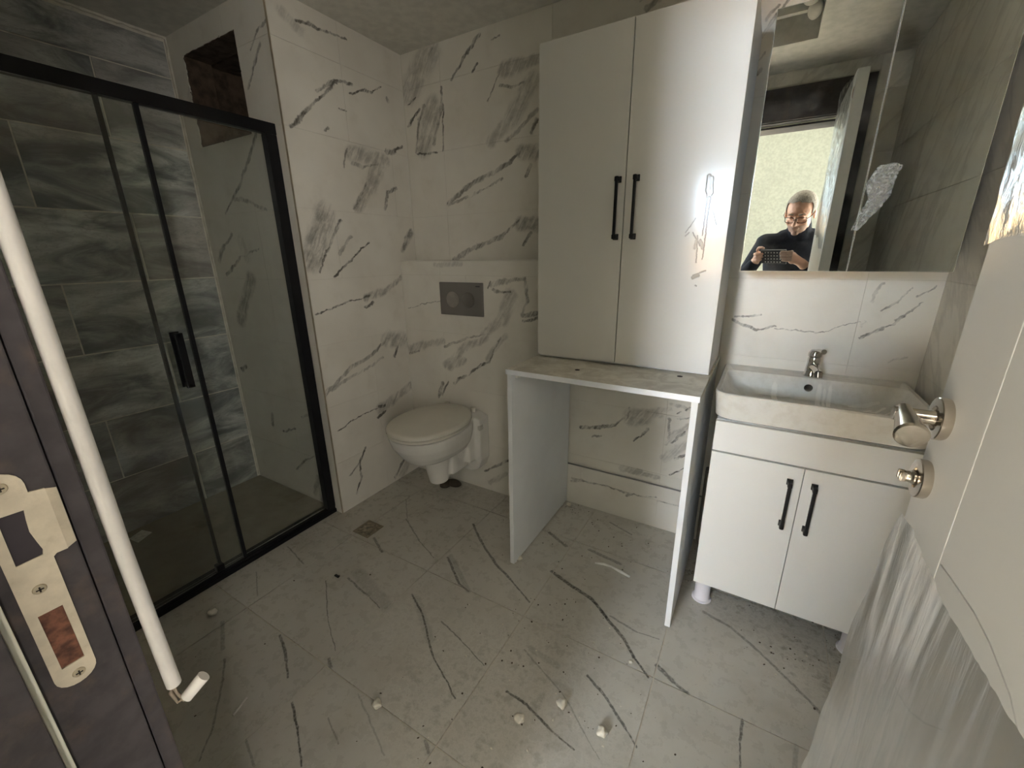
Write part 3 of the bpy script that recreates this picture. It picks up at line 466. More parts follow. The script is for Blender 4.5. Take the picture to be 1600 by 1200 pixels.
# ---- floor drain
fd = thing('floor_drain', (-1.475, 1.108, 0), 'small square tile-insert floor drain near the shower screen', 'drain')
def rotp(cx, cy, s, a): return [(cx+s*(math.cos(a)*x-math.sin(a)*y), cy+s*(math.sin(a)*x+math.cos(a)*y)) for x, y in ((-1, -1), (1, -1), (1, 1), (-1, 1))]
obj('drain_frame', prism(rotp(-1.475, 1.108, .05, 0), lambda u, v, d: (u, v, d), .0002, .003, [rotp(-1.475, 1.108, .045, 0)]), plain('old_steel', rgb(150, 140, 120), .45, .6), fd)
obj('drain_insert', prism(rotp(-1.475, 1.108, .043, 0), lambda u, v, d: (u, v, d), .0002, .002), plain('stained_marble_insert', rgb(150, 140, 120), .6, var=.3, vs=55, dirt=.9, dirtcol=(70, 60, 48)), fd)

# ---- tall cabinet
tc = thing('tall_cabinet', (-.435, 1.64, .857), 'tall white two-door cabinet standing on the worktop', 'cabinet')
TXa, TXm, TXb, TZ0, TZ1, TY = -.7525, -.4355, -.118, .865, 1.917, 1.47
obj('carcass', box(TXa+.001, TXb-.001, TY+.019, 1.8085, TZ0-.0085, TZ1, .001), panel_w, tc)
drip = NT('white_lacquer_with_glue_runs'); po = drip.pos()
sep = drip.n('ShaderNodeSeparateXYZ'); drip.t.links.new(po, sep.inputs[0]); cmb = drip.n('ShaderNodeCombineXYZ'); drip.t.links.new(sep.outputs[0], cmb.inputs[0]); drip.t.links.new(sep.outputs[2], cmb.inputs[1])
dv_ = warp(drip, cmb.outputs[0], .004, 60)
DR = [(-.186, 1.466, -.184, 1.43, .006, .8), (-.178, 1.46, -.174, 1.42, .005, .8), (-.184, 1.42, -.186, 1.30, .0016, .9), (-.176, 1.42, -.178, 1.23, .0016, .9), (-.186, 1.43, -.178, 1.415, .006, .7), (-.20, 1.30, -.195, 1.22, .0016, .7), (-.215, 1.31, -.19, 1.27, .0016, .7), (-.225, 1.31, -.235, 1.30, .0014, .6), (-.21, 1.35, -.235, 1.31, .0014, .6), (-.20, 1.18, -.165, 1.195, .0022, .8), (-.2, 1.174, -.185, 1.18, .005, .9), (-.165, 1.37, -.15, 1.33, .0012, .5), (-.19, 1.285, -.18, 1.262, .004, .7), (-.2, 1.29, -.205, 1.262, .003, .6), (-.19, 1.15, -.186, 1.148, .002, .7)]
dm = strokes(drip, dv_, DR); bmp = drip.n('ShaderNodeBump', Strength=.9, Distance=.002, Height=dm)
drip.t.links.new(bmp.outputs[0], drip.b.inputs['Normal'])
dn = drip.noise(drip.pos(), 2.5, 4)
drip.P(Base_Color=drip.mix(drip.math('MULTIPLY', dm, .75), drip.mix(dn, rgb(222, 220, 214), rgb(230, 228, 222)), rgb(120, 112, 100)), Roughness=drip.ramp(dn, .3, .7, .42, .5), Coat_Weight=.26, Coat_Roughness=.12)
drip.t.links.new(bmp.outputs[0], drip.b.inputs['Coat Normal']); drip.b.inputs['Specular IOR Level'].default_value = .22
dl = obj('door', box(TXa, TXm-.0015, TY, TY+.018, TZ0, TZ1-.001, .0008), lacq_m, tc)
dr = obj('door', box(TXm+.0015, TXb, TY, TY+.018, TZ0, TZ1-.001, .0008), drip.m, tc, label='right door marked with dried glue runs')
def pull(x, z0, z1, y, par, s=.0135):
    h = join(box(x-s/2-.002, x+s/2+.002, y-.006, y-.0002, z1-.019, z1, .001), box(x-s/2-.002, x+s/2+.002, y-.006, y-.0002, z0, z0+.019, .001),
             box(x-s/2, x+s/2, y-.030, y-.004, z1-.017, z1-.003, .0015), box(x-s/2, x+s/2, y-.030, y-.004, z0+.003, z0+.017, .0015), box(x-.0045, x+.0045, y-.031, y-.022, z0+.002, z1-.002, .0015))
    return obj('handle', h, black, par)
pull(-.4575, 1.294, 1.49, TY, dl); pull(-.3985, 1.294, 1.49, TY, dr)

# ---- worktop frame for a washing machine
wt = thing('washing_machine_surround', (-.437, 1.52, 0), 'open white washing machine surround with dusty worktop under the tall cabinet', 'cabinet')
dust = NT('dusty_worktop'); pd = dust.pos(); dn1 = dust.noise(pd, 14, 6, .68, dist=.8); dn2 = dust.noise(pd, 60, 4, .6)
dust.P(Base_Color=dust.mix(dust.ramp(dn1, .35, .68), rgb(200, 194, 180), rgb(228, 224, 212)), Roughness=dust.ramp(dn2, .3, .7, .5, .75))
WX0, WX1, WY = -.763, -.112, 1.236
obj('worktop', box(WX0, WX1, WY, 1.808, .8385, .8556, .0008), dust.m, wt)
obj('worktop_edging', box(WX0, WX1, WY-.0012, WY-.0001, .838, .856), plain('bright_edging', rgb(232, 234, 238), .3, var=.01), wt)
for i, (a_, b_) in enumerate(((WX0+.003, WX0+.021), (WX1-.022, WX1-.004))):
    sd = obj('side_panel', box(a_, b_, WY+.006, 1.796, .008, .8375, .0008), panel_w, wt)
    for y in (WY+.03, 1.75): obj('foot', cyl((a_+.009, y, .0), (a_+.009, y, .0079), .008), plas_w, sd)
obj('corner_bracket', join(box(WX0+.022, WX0+.036, WY+.03, WY+.046, .818, .836, .002), cyl((WX0+.0215, WY+.038, .822), (WX0+.040, WY+.038, .822), .003)), plas_w, wt)
hole = plain('dark_hole', rgb(50, 44, 38), .9)
for x, y in ((-.531, 1.347), (-.20, 1.43)): obj('cable_hole', lathe([(0, 0), (.009, 0), (.009, .0008), (0, .0008)], (x, y, .8557), (0, 0, 1), 16), hole, wt)

# ---- vanity unit
VX0, VX1, VM, VY = -.072, .436, .182, 1.395
va = thing('vanity_cabinet', (.182, 1.6, 0), 'white two-door vanity cabinet on round plastic legs under the basin', 'cabinet')
obj('carcass', box(VX0+.001, VX1-.001, VY+.019, 1.796, .1055, .737, .001), panel_w, va)
obj('fascia_panel', box(VX0, VX1, VY, VY+.018, .6345, .7355, .0008), lacq_m, va)
d1 = obj('door', box(VX0, VM-.001, VY, VY+.018, .1055, .6285, .0008), lacq_m, va)
d2 = obj('door', box(VM+.001, VX1, VY, VY+.018, .1055, .6285, .0008), lacq_m, va)
pull(.151, .423, .588, VY, d1, .012); pull(.213, .423, .588, VY, d2, .012)
obj('groove_strip', box(VX0+.002, VX1-.002, VY+.012, VY+.0185, .6287, .6343), plain('grey_profile', rgb(130, 130, 124), .5), va)  # grey strip set back in the gap between fascia and doors
for x, y in ((-.040, 1.45), (.405, 1.45), (-.040, 1.74), (.405, 1.74)):
    obj('leg', lathe([(0, 0), (.034, 0), (.034, .004), (.029, .008), (.0265, .02), (.0265, .100), (.029, .105), (0, .105)], (x, y, 0), (0, 0, 1), 28), plain('white_leg', rgb(226, 222, 226), .35, var=.02), va, smooth=True)

# ---- basin
def rrect(x0, x1, y0, y1, r, z, n=8):
    P_ = []; rs = r if isinstance(r, tuple) else (r,)*4
    for (cx, cy, a0), q in zip(((x1-rs[0], y1-rs[0], 0), (x0+rs[1], y1-rs[1], 90), (x0+rs[2], y0+rs[2], 180), (x1-rs[3], y0+rs[3], 270)), rs):
        for k in range(n): t = math.radians(a0+90*k/(n-1)); P_.append((cx+q*math.cos(t), cy+q*math.sin(t), z))
    return P_
def loft(rings, cap0=True, cap1=True):
    b = bmesh.new(); R_ = [[b.verts.new(p) for p in r] for r in rings]; n = len(R_[0])
    for p, q in zip(R_, R_[1:]):
        for i in range(n): b.faces.new((p[i], p[(i+1) % n], q[(i+1) % n], q[i]))
    if cap0: b.faces.new(R_[0])
    if cap1: b.faces.new(R_[-1])
    bmesh.ops.recalc_face_normals(b, faces=b.faces); return b
BZ = .829; fr_ = (.012, .012, .055, .055)
ba = thing('basin', (.182, 1.6, .738), 'white ceramic basin with plaster smears on the vanity cabinet', 'basin')
body = loft([rrect(-.070, .434, 1.412, 1.806, fr_, .7385), rrect(-.080, .444, 1.400, 1.807, fr_, .745), rrect(-.086, .450, 1.390, 1.808, fr_, .80), rrect(-.088, .452, 1.386, 1.808, fr_, BZ-.004), rrect(-.085, .449, 1.389, 1.806, fr_, BZ),
             rrect(-.074, .438, 1.400, 1.712, (.03, .03, .05, .05), BZ), rrect(-.071, .435, 1.403, 1.709, (.03, .03, .05, .05), BZ-.003), rrect(-.052, .415, 1.418, 1.700, (.04, .04, .05, .05), .790), rrect(.0, .364, 1.450, 1.685, (.05,)*4, .757), rrect(.12, .26, 1.53, 1.63, (.04,)*4, .752)])
sm = NT('smeared_ceramic'); sp = sm.pos(); s_uv = warp(sm, sp, .004, 50)
SM = [(.085, .0, .088, .0, .001, 0)]
xy = []
for (x0, y0, x1, y1, wd_, st_) in [(.083, 1.695, .093, 1.60, .009, .55), (.213, 1.70, .208, 1.60, .007, .6), (.228, 1.70, .226, 1.61, .004, .5), (.243, 1.70, .238, 1.62, .006, .6), (.0, 1.60, .03, 1.62, .012, .6), (.02, 1.62, .04, 1.60, .008, .5), (.29, 1.60, .35, 1.66, .005, .5), (.32, 1.62, .38, 1.66, .006, .55), (.35, 1.55, .40, 1.60, .004, .5), (.26, 1.56, .40, 1.62, .004, .4), (.30, 1.68, .37, 1.69, .006, .45), (.23, 1.55, .34, 1.57, .006, .35), (.36, 1.48, .42, 1.56, .003, .5)]: xy.append((x0, y0, x1, y1, wd_, st_))
flat = sm.t.nodes.new('ShaderNodeVectorMath'); flat.operation = 'MULTIPLY'; sm.t.links.new(s_uv, flat.inputs[0]); flat.inputs[1].default_value = (1, 1, 0)
smv = strokes(sm, flat.outputs[0], xy); dnn = sm.ramp(sm.noise(sp, 30, 5, .65), .42, .72, 0, .35)
bc = sm.mix(dnn, rgb(220, 217, 208), rgb(192, 184, 168)); bc = sm.mix(smv, bc, rgb(236, 232, 222)); sm.P(Base_Color=bc, Roughness=sm.math('ADD', .12, sm.math('MULTIPLY', smv, .6)))
obj('bowl', body, sm.m, ba, smooth=True)
obj('overflow_ring', join(lathe([(.0085, 0), (.0125, 0), (.0125, .003), (.0085, .003)], (.181, 1.7005, .797), (0, -1, .2), 28)), chrome, ba, smooth=True)
obj('overflow_hole', lathe([(0, 0), (.0085, 0), (.0085, .001), (0, .001)], (.181, 1.7005, .797), (0, -1, .2), 24), hole, ba)
obj('waste_plug', lathe([(0, 0), (.03, 0), (.031, .002), (.022, .004), (0, .0045)], (.19, 1.58, .7525), (0, 0, 1), 28), chrome, ba, smooth=True)
# ---- tap
FX, FY = .186, 1.747
tp = thing('tap', (FX, FY, BZ), 'small chrome mixer tap on the back of the basin', 'tap')
obj('body', join(lathe([(0, .0005), (.024, .0005), (.025, .004), (.022, .010), (.0205, .030), (.019, .050), (.0195, .062), (.017, .070), (0, .071)], (FX, FY, BZ), (0, -.05, 1), 28)), chrome, tp, smooth=True)
obj('spout', join(tube([(FX, FY-.005, BZ+.032), (FX+.004, FY-.03, BZ+.038), (FX+.008, FY-.062, BZ+.036), (FX+.010, FY-.085, BZ+.030)], [.015, .0145, .013, .0125], 16), cyl((FX+.010, FY-.080, BZ+.034), (FX+.0115, FY-.086, BZ+.016), .012, .0115)), chrome, tp, smooth=True)
obj('lever', join(lathe([(0, 0), (.020, 0), (.0205, .010), (.014, .022), (0, .024)], (FX, FY-.003, BZ+.072), (0, -.08, 1), 24), tube([(FX, FY-.005, BZ+.090), (FX+.008, FY-.03, BZ+.097), (FX+.016, FY-.06, BZ+.10)], [.008, .007, .0085], 10)), chrome, tp, smooth=True)

# ---- mirror cabinet
MY = 1.58; MX0, MXm, MX1, MZ0, MZ1 = -.0748, .201, .428, 1.191, 1.887
mc = thing('mirror_cabinet', (.18, 1.69, MZ0), 'two-door mirror cabinet hanging over the basin', 'mirror')
obj('cabinet_body', box(MX0+.002, MX1-.002, MY+.0205, 1.8085, MZ0+.002, MZ1-.002, .001), panel_w, mc)
mi = NT('mirror_glass'); mn = mi.noise(mi.pos(), 7, 6, .65)
mi.P(Base_Color=rgb(222, 226, 222), Metallic=1.0, Roughness=.008)
dfm = mi.n('ShaderNodeBsdfDiffuse', Color=rgb(190, 186, 174)).outputs[0]; mxs = mi.t.nodes.new('ShaderNodeMixShader'); mi.t.links.new(mi.ramp(mn, .45, .85, .0, .22), mxs.inputs[0]); mi.t.links.new(mi.b.outputs[0], mxs.inputs[1]); mi.t.links.new(dfm, mxs.inputs[2]); mi.t.links.new(mxs.outputs[0], mi.out.inputs['Surface'])
edge = plain('polished_glass_edge', rgb(216, 218, 206), .12, .4)
for a_, b_ in ((MX0, MXm-.001), (MXm+.001, MX1)):
    dd = obj('mirror_door', box(a_, b_, MY+.0045, MY+.020, MZ0, MZ1), panel_w, mc)
    obj('mirror_pane', box(a_+.0012, b_-.0012, MY, MY+.004, MZ0+.0012, MZ1-.0012), mi.m, dd)
    obj('polished_edge', prism([(a_, MZ0), (b_, MZ0), (b_, MZ1), (a_, MZ1)], lambda u, v, d: (u, d, v), MY+.0002, MY+.0042, [[(a_+.0011, MZ0+.0011), (b_-.0011, MZ0+.0011), (b_-.0011, MZ1-.0011), (a_+.0011, MZ1-.0011)]]), edge, dd)
# ------------------------------------------------------------------ door frame, strike plate
FRX = .453
fr = thing('door_frame', (-.10, -.02, 0), 'dark grey door frame with worn edges around the bathroom doorway', 'door frame')
J0, J1 = OX0, OX1
obj('jamb', join(box(J0-.0395, J0+.016, -.125, .0115, .001, OZ+.02, .001), box(J0-.0395, J0, .0118, .0645, .001, OZ+.02, .0015)), frame_m, fr, label='latch side jamb')
obj('jamb', join(box(J1+.0395, J1-.016+.016, -.125, .0115, .001, OZ+.02, .001), box(J1+.0395, J1+.001, .0118, .0645, .001, OZ+.02, .0015)), frame_m, fr, label='hinge side jamb')
obj('head_jamb', join(box(J0-.0395, J1+.0395, -.125, .0115, OZ-.015, OZ+.0395, .001), box(J0-.0395, J1+.0395, .0118, .0645, OZ+.0005, OZ+.0395, .001)), frame_m, fr)
obj('architrave', box(J0-.092, J0-.0035, .0655, .0785, .001, OZ+.005, .0015), frame_m, fr)
obj('architrave', box(J1+.006, J1+.098, .0655, .0785, .001, OZ+.17, .0015), frame_m, fr)
obj('head_architrave', box(J0-.092, J1+.0055, .0655, .0785, OZ+.0055, OZ+.17, .0015), frame_m, fr)
seal = plain('pale_rubber_seal', rgb(228, 225, 206), .6, var=.03)
obj('rubber_seal', box(J0-.002, J0+.0055, .0117, .0168, .0, OZ, .0008), seal, fr, smooth='all')
obj('rubber_seal', box(J0, J1, .0117, .0172, OZ-.005, OZ+.0005), seal, fr)
sp_ = thing('strike_plate', (J0, .04, .91), 'brass coloured strike plate with two screws in the dark door jamb', 'strike plate')
brass = plain('dusty_brass', rgb(200, 188, 166), .55, .15, var=.06, vs=70, dirt=.4, dirtcol=(130, 112, 88), bump=.15)
out = [(.0245, 1.092), (.0245, .926)]+[(.037-.0125*math.cos(t), .924-.012*math.sin(t)) for t in (math.pi*k/10 for k in range(0, 11))]+[(.0495, .93), (.0495, 1.0296), (.0515, 1.0315), (.0580, 1.0315), (.0580, 1.0855), (.0495, 1.0865)]+[(.037+.0125*math.cos(t), 1.094+.012*math.sin(t)) for t in (math.pi*k/10 for k in range(0, 11))]
latch = [(.0310, 1.0745), (.0445, 1.0743), (.0436, 1.066), (.0430, 1.056), (.0445, 1.046), (.0458, 1.0386), (.0448, 1.0345), (.0305, 1.0335)]
dead = [(.0303, .9868), (.0442, .9869), (.0445, .9327), (.0308, .9322)]
obj('plate', prism(out, lambda u, v, d: (d, u, v), J0+.0002, J0+.0018, [latch, dead]), brass, sp_)
obj('curved_lip', prism([(.0580, 1.032), (.064, 1.034), (.064, 1.083), (.0580, 1.085)], lambda u, v, d: (d-(u-.058)*.3, u, v), J0+.0002, J0+.0018), brass, sp_)
obj('bolt_hole', box(J0+.0001, J0+.0006, .0305, .0443, .9325, .9867), plain('raw_reddish_wood', rgb(112, 72, 54), .85, var=.3, vs=120, bump=.5, dirt=.5, dirtcol=(84, 50, 38)), sp_)
obj('latch_hole', box(J0+.0001, J0+.0005, .0300, .0460, 1.0335, 1.0745), plain('dark_recess', rgb(52, 46, 50), .8), sp_)
for y, z in ((.0366, 1.0085), (.0384, .9215), (.0378, 1.0955)):
    s_ = obj('screw', lathe([(0, 0), (.0042, 0), (.0036, .0010), (0, .0014)], (J0+.0017, y, z), (1, 0, 0), 20), plain('screw_steel', rgb(186, 174, 150), .35, .7), sp_, smooth=True)
    obj('cross_slot', join(box(J0+.0028, J0+.0033, y-.0022, y+.0022, z-.0005, z+.0005), box(J0+.0028, J0+.0033, y-.0005, y+.0005, z-.0022, z+.0022)), hole, s_)
# ---- white tube along the frame
tt = thing('white_tube', (-.459, .0865, .80), 'thin white plastic tube standing along the dark door frame, broken off at its foot', 'tube')
obj('tube', tube([(-.457, .0855, 1.94), (-.458, .0862, 1.4), (-.459, .089, 1.0), (-.460, .0925, .838)], .0064, 16), pvc, tt, smooth=True)
obj('tube_end', cyl((-.452, .0965, .820), (-.446, .113, .835), .0056, .0062, 16), pvc, tt, smooth=True)
obj('twisted_strip', join(tube([(-.459, .091, .839), (-.460, .0925, .826), (-.455, .095, .817), (-.450, .100, .822)], [.0028, .0016, .0022, .003], 6), tube([(-.461, .090, .839), (-.463, .089, .828), (-.460, .091, .814), (-.453, .096, .821)], [.0018, .0022, .0015, .0018], 6)), plain('twisted_foil', rgb(140, 126, 108), .5, bump=.5, vs=200), tt, smooth='all')

# ------------------------------------------------------------------ door leaf
DX, DX1, DY0, DY1, DZ0, DZ1 = .208, .250, .070, .687, .006, 1.968
dm_ = NT('door_lacquer'); dpp = dm_.pos(); dm_.bump(dm_.noise(dpp, 420, 2), .12, .0006)
dm_.P(Base_Color=dm_.mix(dm_.noise(dpp, 3, 3), rgb(226, 226, 225), rgb(232, 232, 231)), Roughness=.42); doorm = dm_.m
do = thing('bathroom_door', (.229, .07, 0), 'open pale grey bathroom door with fine grooves and leftover protective film', 'door')
obj('core', box(DX+.0035, DX1, DY0, DY1, DZ0, DZ1, .001), plain('door_groove_white', rgb(236, 235, 230), .5, var=.01), do)
GY, GZ = .5615, .925
GC = [(.07, .60), (.13, .66), (.19, .73), (.25, .80), (.30, .855), (.357, .898), (.397, .920), (.44, .929), (.475, .931), (.527, .926), (GY-.0012, .922)]   # routed arch
pf_ = lambda u, v, d: (d, u, v)
obj('panel', box(DX, DX+.0034, GY+.0012, DY1, DZ0, DZ1, .0006), doorm, do)
obj('panel', prism([(y, z+.0011) for y, z in GC]+[(GY-.0012, DZ1), (DY0, DZ1)], pf_, DX, DX+.0034), doorm, do)
obj('panel', prism([(DY0, DZ0), (GY-.0012, DZ0)]+[(y, z-.0011) for y, z in reversed(GC)], pf_, DX, DX+.0034), doorm, do)
HY, HZ = .655, 1.057
hs = obj('door_handle', join(lathe([(0, 0), (.0095, 0), (.0095, .004), (.0085, .006), (.0085, .040), (0, .040)], (DX-.0085, HY, HZ), (-1, 0, 0), 24),
    tube([(.1705, HY+.008, HZ+.004), (.1700, HY, HZ+.002), (.1685, HY-.03, HZ-.003), (.1668, HY-.055, HZ-.007), (.1667, HY-.057, HZ-.0075)], [.0085, .0092, .0125, .0158, .0140], 28)), steel_m, do, smooth=True, label='nickel lever handle')
obj('rose', lathe([(.0, 0), (.0245, 0), (.0255, .002), (.0255, .0095), (.0245, .0105), (.0150, .0108), (.0135, .008), (0, .008)], (DX-.0001, HY, HZ), (-1, 0, 0), 40), steel_m, hs, smooth=True)
KY, KZ = .657, .976
kn = join(lathe([(0, 0), (.0095, 0), (.0095, .005), (.0075, .007), (.0065, .012), (0, .012)], (DX-.0085, KY, KZ), (-1, 0, 0), 24), box(DX-.027, DX-.0195, KY-.0065, KY-.0012, KZ-.006, KZ+.006, .0018), box(DX-.027, DX-.0195, KY+.0012, KY+.0065, KZ-.006, KZ+.006, .0018))
cs = obj('privacy_lock', kn, steel_m, do, smooth=True, label='slotted nickel privacy lock')
obj('rose', lathe([(.0, 0), (.0235, 0), (.0245, .002), (.0245, .0095), (.0235, .0105), (.0130, .0108), (.0125, .008), (0, .008)], (DX-.0001, KY, KZ), (-1, 0, 0), 40), steel_m, cs, smooth=True)
obj('tape_corner', prism([(.652, 1.90), (.6868, 1.905), (.6868, 1.86), (.672, 1.868)], lambda u, v, d: (d, u, v), DX-.001, DX-.0003), plain('brown_tape', rgb(150, 110, 84), .5), do)
# ---- films
def film_mat(name, white, rough, bsc, bst=.7, fm=1.0):
    a = NT(name); ps = a.coord('Object'); nz = a.noise(a.scalev(ps, bsc), 1, 5, .65, dist=.5)
    tr = a.n('ShaderNodeBsdfTransparent', Color=(.96, .97, .97, 1)).outputs[0]; bp = a.n('ShaderNodeBump', Strength=bst, Distance=.003, Height=nz)
    go = a.n('ShaderNodeBsdfGlossy', Color=(1, 1, 1, 1), Roughness=rough); a.t.links.new(bp.outputs[0], go.inputs['Normal'])
    df = a.n('ShaderNodeBsdfDiffuse', Color=rgb(225, 226, 226)); tl = a.n('ShaderNodeBsdfTranslucent', Color=rgb(225, 226, 226))
    def mix(f, x, y):
        nd = a.t.nodes.new('ShaderNodeMixShader'); a.set(nd.inputs[0], f); a.t.links.new(x, nd.inputs[1]); a.t.links.new(y, nd.inputs[2]); return nd.outputs[0]
    fres = a.n('ShaderNodeFresnel', IOR=1.45); a.t.links.new(bp.outputs[0], fres.inputs['Normal'])
    sh1 = mix(a.math('MULTIPLY', fres.outputs[0], fm, True), tr, go.outputs[0]); sh2 = mix(.35, df.outputs[0], tl.outputs[0])
    s = mix(a.ramp(nz, .42, .68, white*.35, white), sh1, sh2); a.t.links.new(s, a.out.inputs['Surface']); return a.m
film_a = film_mat('protective_film', .26, .25, (40, 30, 3), .45, .9); film_b = film_mat('crumpled_film', .10, .16, (40, 46, 22), .8, .5); film_c = film_mat('film_wad', .6, .15, (90, 90, 90))
from mathutils import noise as MN
def sheet(fn, nu, nv, disp, sc, keep=None, thick=.0003):
    b = bmesh.new(); G = []
    for j in range(nv+1):
        row = []
        for i in range(nu+1):
            p = Vector(fn(i/nu, j/nv)); q = Vector((p.x*sc[0], p.y*sc[1], p.z*sc[2])); d = MN.noise(q)*.6+abs(MN.noise(q*2.1))*.7+MN.noise(q*4.3)*.2
            p.x -= max(0, disp*(d+.35)*(1 if not keep else keep(i/nu, j/nv))); row.append(b.verts.new(p))
        G.append(row)
    for j in range(nv):
        for i in range(nu): b.faces.new((G[j][i], G[j][i+1], G[j+1][i+1], G[j+1][i]))
    bmesh.ops.recalc_face_normals(b, faces=b.faces); return b
# lower sheet: covers the door below the handle, peeling away at the free edge
def lower(s, t):
    z0 = .918-.004*math.sin(s*9); yl = .668+.045*min(1, t*3)+.010*math.sin(t*11)+.006*math.sin(t*29)
    y = yl+(.075-yl)*s; z = z0-.89*t*(1 if s > .03 else .98)
    x = DX-.0025-.007*math.sin(math.pi*min(1, s*1.5))**2-(.012*(1-s*12) if s < .083 else 0)*(.4+min(1, t*2))
    return (x, y, z)
obj('protective_film', sheet(lower, 110, 60, .0042, (6, 34, 2.2)), film_a, smooth='all', label='wrinkled clear film sheet over the lower half of the grey door', cat='plastic film')
obj('film_curl', tube([(.2035, .565, .745), (.2030, .535, .752), (.2030, .50, .768), (.2035, .47, .79), (.204, .445, .815)], [.0006, .0011, .0013, .0011, .0005], 6), film_a, do, smooth='all')
def upper(s, t):
    low = max(0, t-.80)/.20; z = 1.945-(.692-.10*s+.012*math.sin(s*9))*t+.008*low*math.sin(s*17); y = .6875-.55*s
    return (DX-.003-.022*(1-t)**.5*math.sin(math.pi*min(1, s*1.3)), y, z)
obj('protective_film', sheet(upper, 90, 110, .0085, (10, 30, 14), keep=lambda s, t: (1-.75*t**3)*(1-.4*s)), film_b, smooth='all', label='crinkled shiny film sheet on the upper half of the grey door', cat='plastic film')
# film wad on the mirror's right pane
b = bmesh.new()
def wad(s, t):
    cx = [.245, .226, .236, .214, .197][min(4, int(t*4.999))]; ww = [.034, .040, .030, .022, .010]
    k = t*4; i0 = min(3, int(k)); f = k-i0; cs_ = [.246, .232, .236, .216, .198]; c_ = cs_[i0]*(1-f)+cs_[i0+1]*f; w_ = ww[i0]*(1-f)+ww[i0+1]*f
    x = c_+(s-.5)*w_*1.5; z = 1.468-.165*t; n = MN.noise(Vector((x*60, z*60, 3)))
    return (x, MY-.004-.016*abs(n)-.006*math.sin(math.pi*s), z+.006*MN.noise(Vector((x*40, 9, z*40))))
bw = bmesh.new(); G = [[bw.verts.new(wad(i/26, j/40)) for i in range(27)] for j in range(41)]
for j in range(40):
    for i in range(26): bw.faces.new((G[j][i], G[j][i+1], G[j+1][i+1], G[j+1][i]))
obj('film_scrap', bw, film_c, smooth='all', label='crumpled film scrap stuck on the mirror cabinet', cat='plastic film')

# ------------------------------------------------------------------ litter on the floor
lump_m = plain('plaster_crumb', rgb(214, 208, 192), .85, bump=.5, vs=80)
def lump(x, y, r, label, z0=0.0, fl=.7, sd=1):
    b = ell((x, y, z0+r*fl), (r, r*.85, r*fl), sub=3)
    for v in b.verts:
        n = MN.noise(v.co*90+Vector((sd, 0, 0))); v.co += (v.co-Vector((x, y, z0+r*fl)))*n*.45; v.co.z = max(v.co.z, z0+.0005)
    obj('plaster_lump', b, lump_m, smooth='all', label=label, cat='plaster lump')
lump(-1.578, .474, .017, 'whitish plaster lump by the shower track', sd=1)
lump(-.800, .549, .014, 'pale plaster lump on a tile joint mid floor', sd=2)
lump(-.420, .722, .015, 'round cream plaster lump left of the brighter floor patch', sd=3)
lump(-.335, .818, .016, 'white plaster lump nearest the washing machine surround', sd=4)
lump(-.209, .805, .015, 'grey-white plaster lump on the dark floor vein, right of the others', sd=5)
lump(-.199, 1.050, .007, 'tiny white crumb on the floor in front of the right side panel', sd=6)
obj('white_rod_scrap', cyl((-1.134, .322, .004), (-1.152, .370, .004), .0035, .0028, 10), pvc, smooth=True, label='short white rod scrap lying on the floor near the tube', cat='scrap')
obj('dark_chip', box(-1.352, -1.328, .823, .833, .0005, .006, .002), plain('black_chip', rgb(24, 24, 24), .6), label='small black chip lying between shower and toilet', cat='chip')
obj('sealant_smear', tube([(-.452, 1.424, .0015), (-.42, 1.434, .002), (-.385, 1.436, .002), (-.34, 1.425, .002), (-.303, 1.417, .0015)], [.003, .0055, .0042, .006, .004], 8), plain('dried_white_sealant', rgb(240, 239, 234), .7), smooth='all', label='dried white sealant streak on the floor inside the washing machine surround', cat='sealant')
b = bmesh.new()
for _ in range(430):
    cx, cy, cr, s_ = rr.choice([DIRT[0], DIRT[1], DIRT[2], DIRT[3], DIRT[9], DIRT[10], DIRT[11], DIRT[4], (-.5, 1.55, .25, 1), (-1.0, .8, .8, 1)])
    a_ = rr.uniform(0, 6.28); q = cr*math.sqrt(rr.random()); x, y = cx+q*math.cos(a_), cy+q*math.sin(a_)
    if not (-1.65 < x < .46 and .1 < y < 1.79): continue
    s = rr.uniform(.0012, .0042); m_ = Matrix.Translation((x, y, s*.4)) @ Matrix.Rotation(a_, 4, 'Z') @ Matrix.Diagonal((s, s*rr.uniform(.4, 1), s*.5, 1)); bmesh.ops.create_icosphere(b, subdivisions=1, radius=1, matrix=m_)
mid = len(b.faces)//2
grit = obj('grit', b, None, mats=[plain('grit_dark', rgb(76, 64, 50), .9), lump_m], kind='stuff', label='scattered grit and crumbs over the floor tiles', cat='grit')
for i, p in enumerate(grit.data.polygons): p.material_index = 1 if (i//20) % 3 == 0 else 0
for x, y, l in ((-.715, 1.76, 'at the surround\'s back left corner'), (-.738, 1.285, 'under the left side panel\'s front')):
    lump(x, y, .012, 'small cream plaster crumb '+l, sd=x*9)
# waste pipe behind the vanity, seen in the gap
obj('waste_pipe', join(tube([(-.092, 1.775, .36), (-.092, 1.775, .012)], .013, 12), tube([(-.092, 1.775, .36), (-.092, 1.79, .37)], .013, 12)), plain('grey_pipe', rgb(150, 146, 138), .5), smooth=True, label='grey waste pipe in the gap between surround and vanity', cat='pipe')

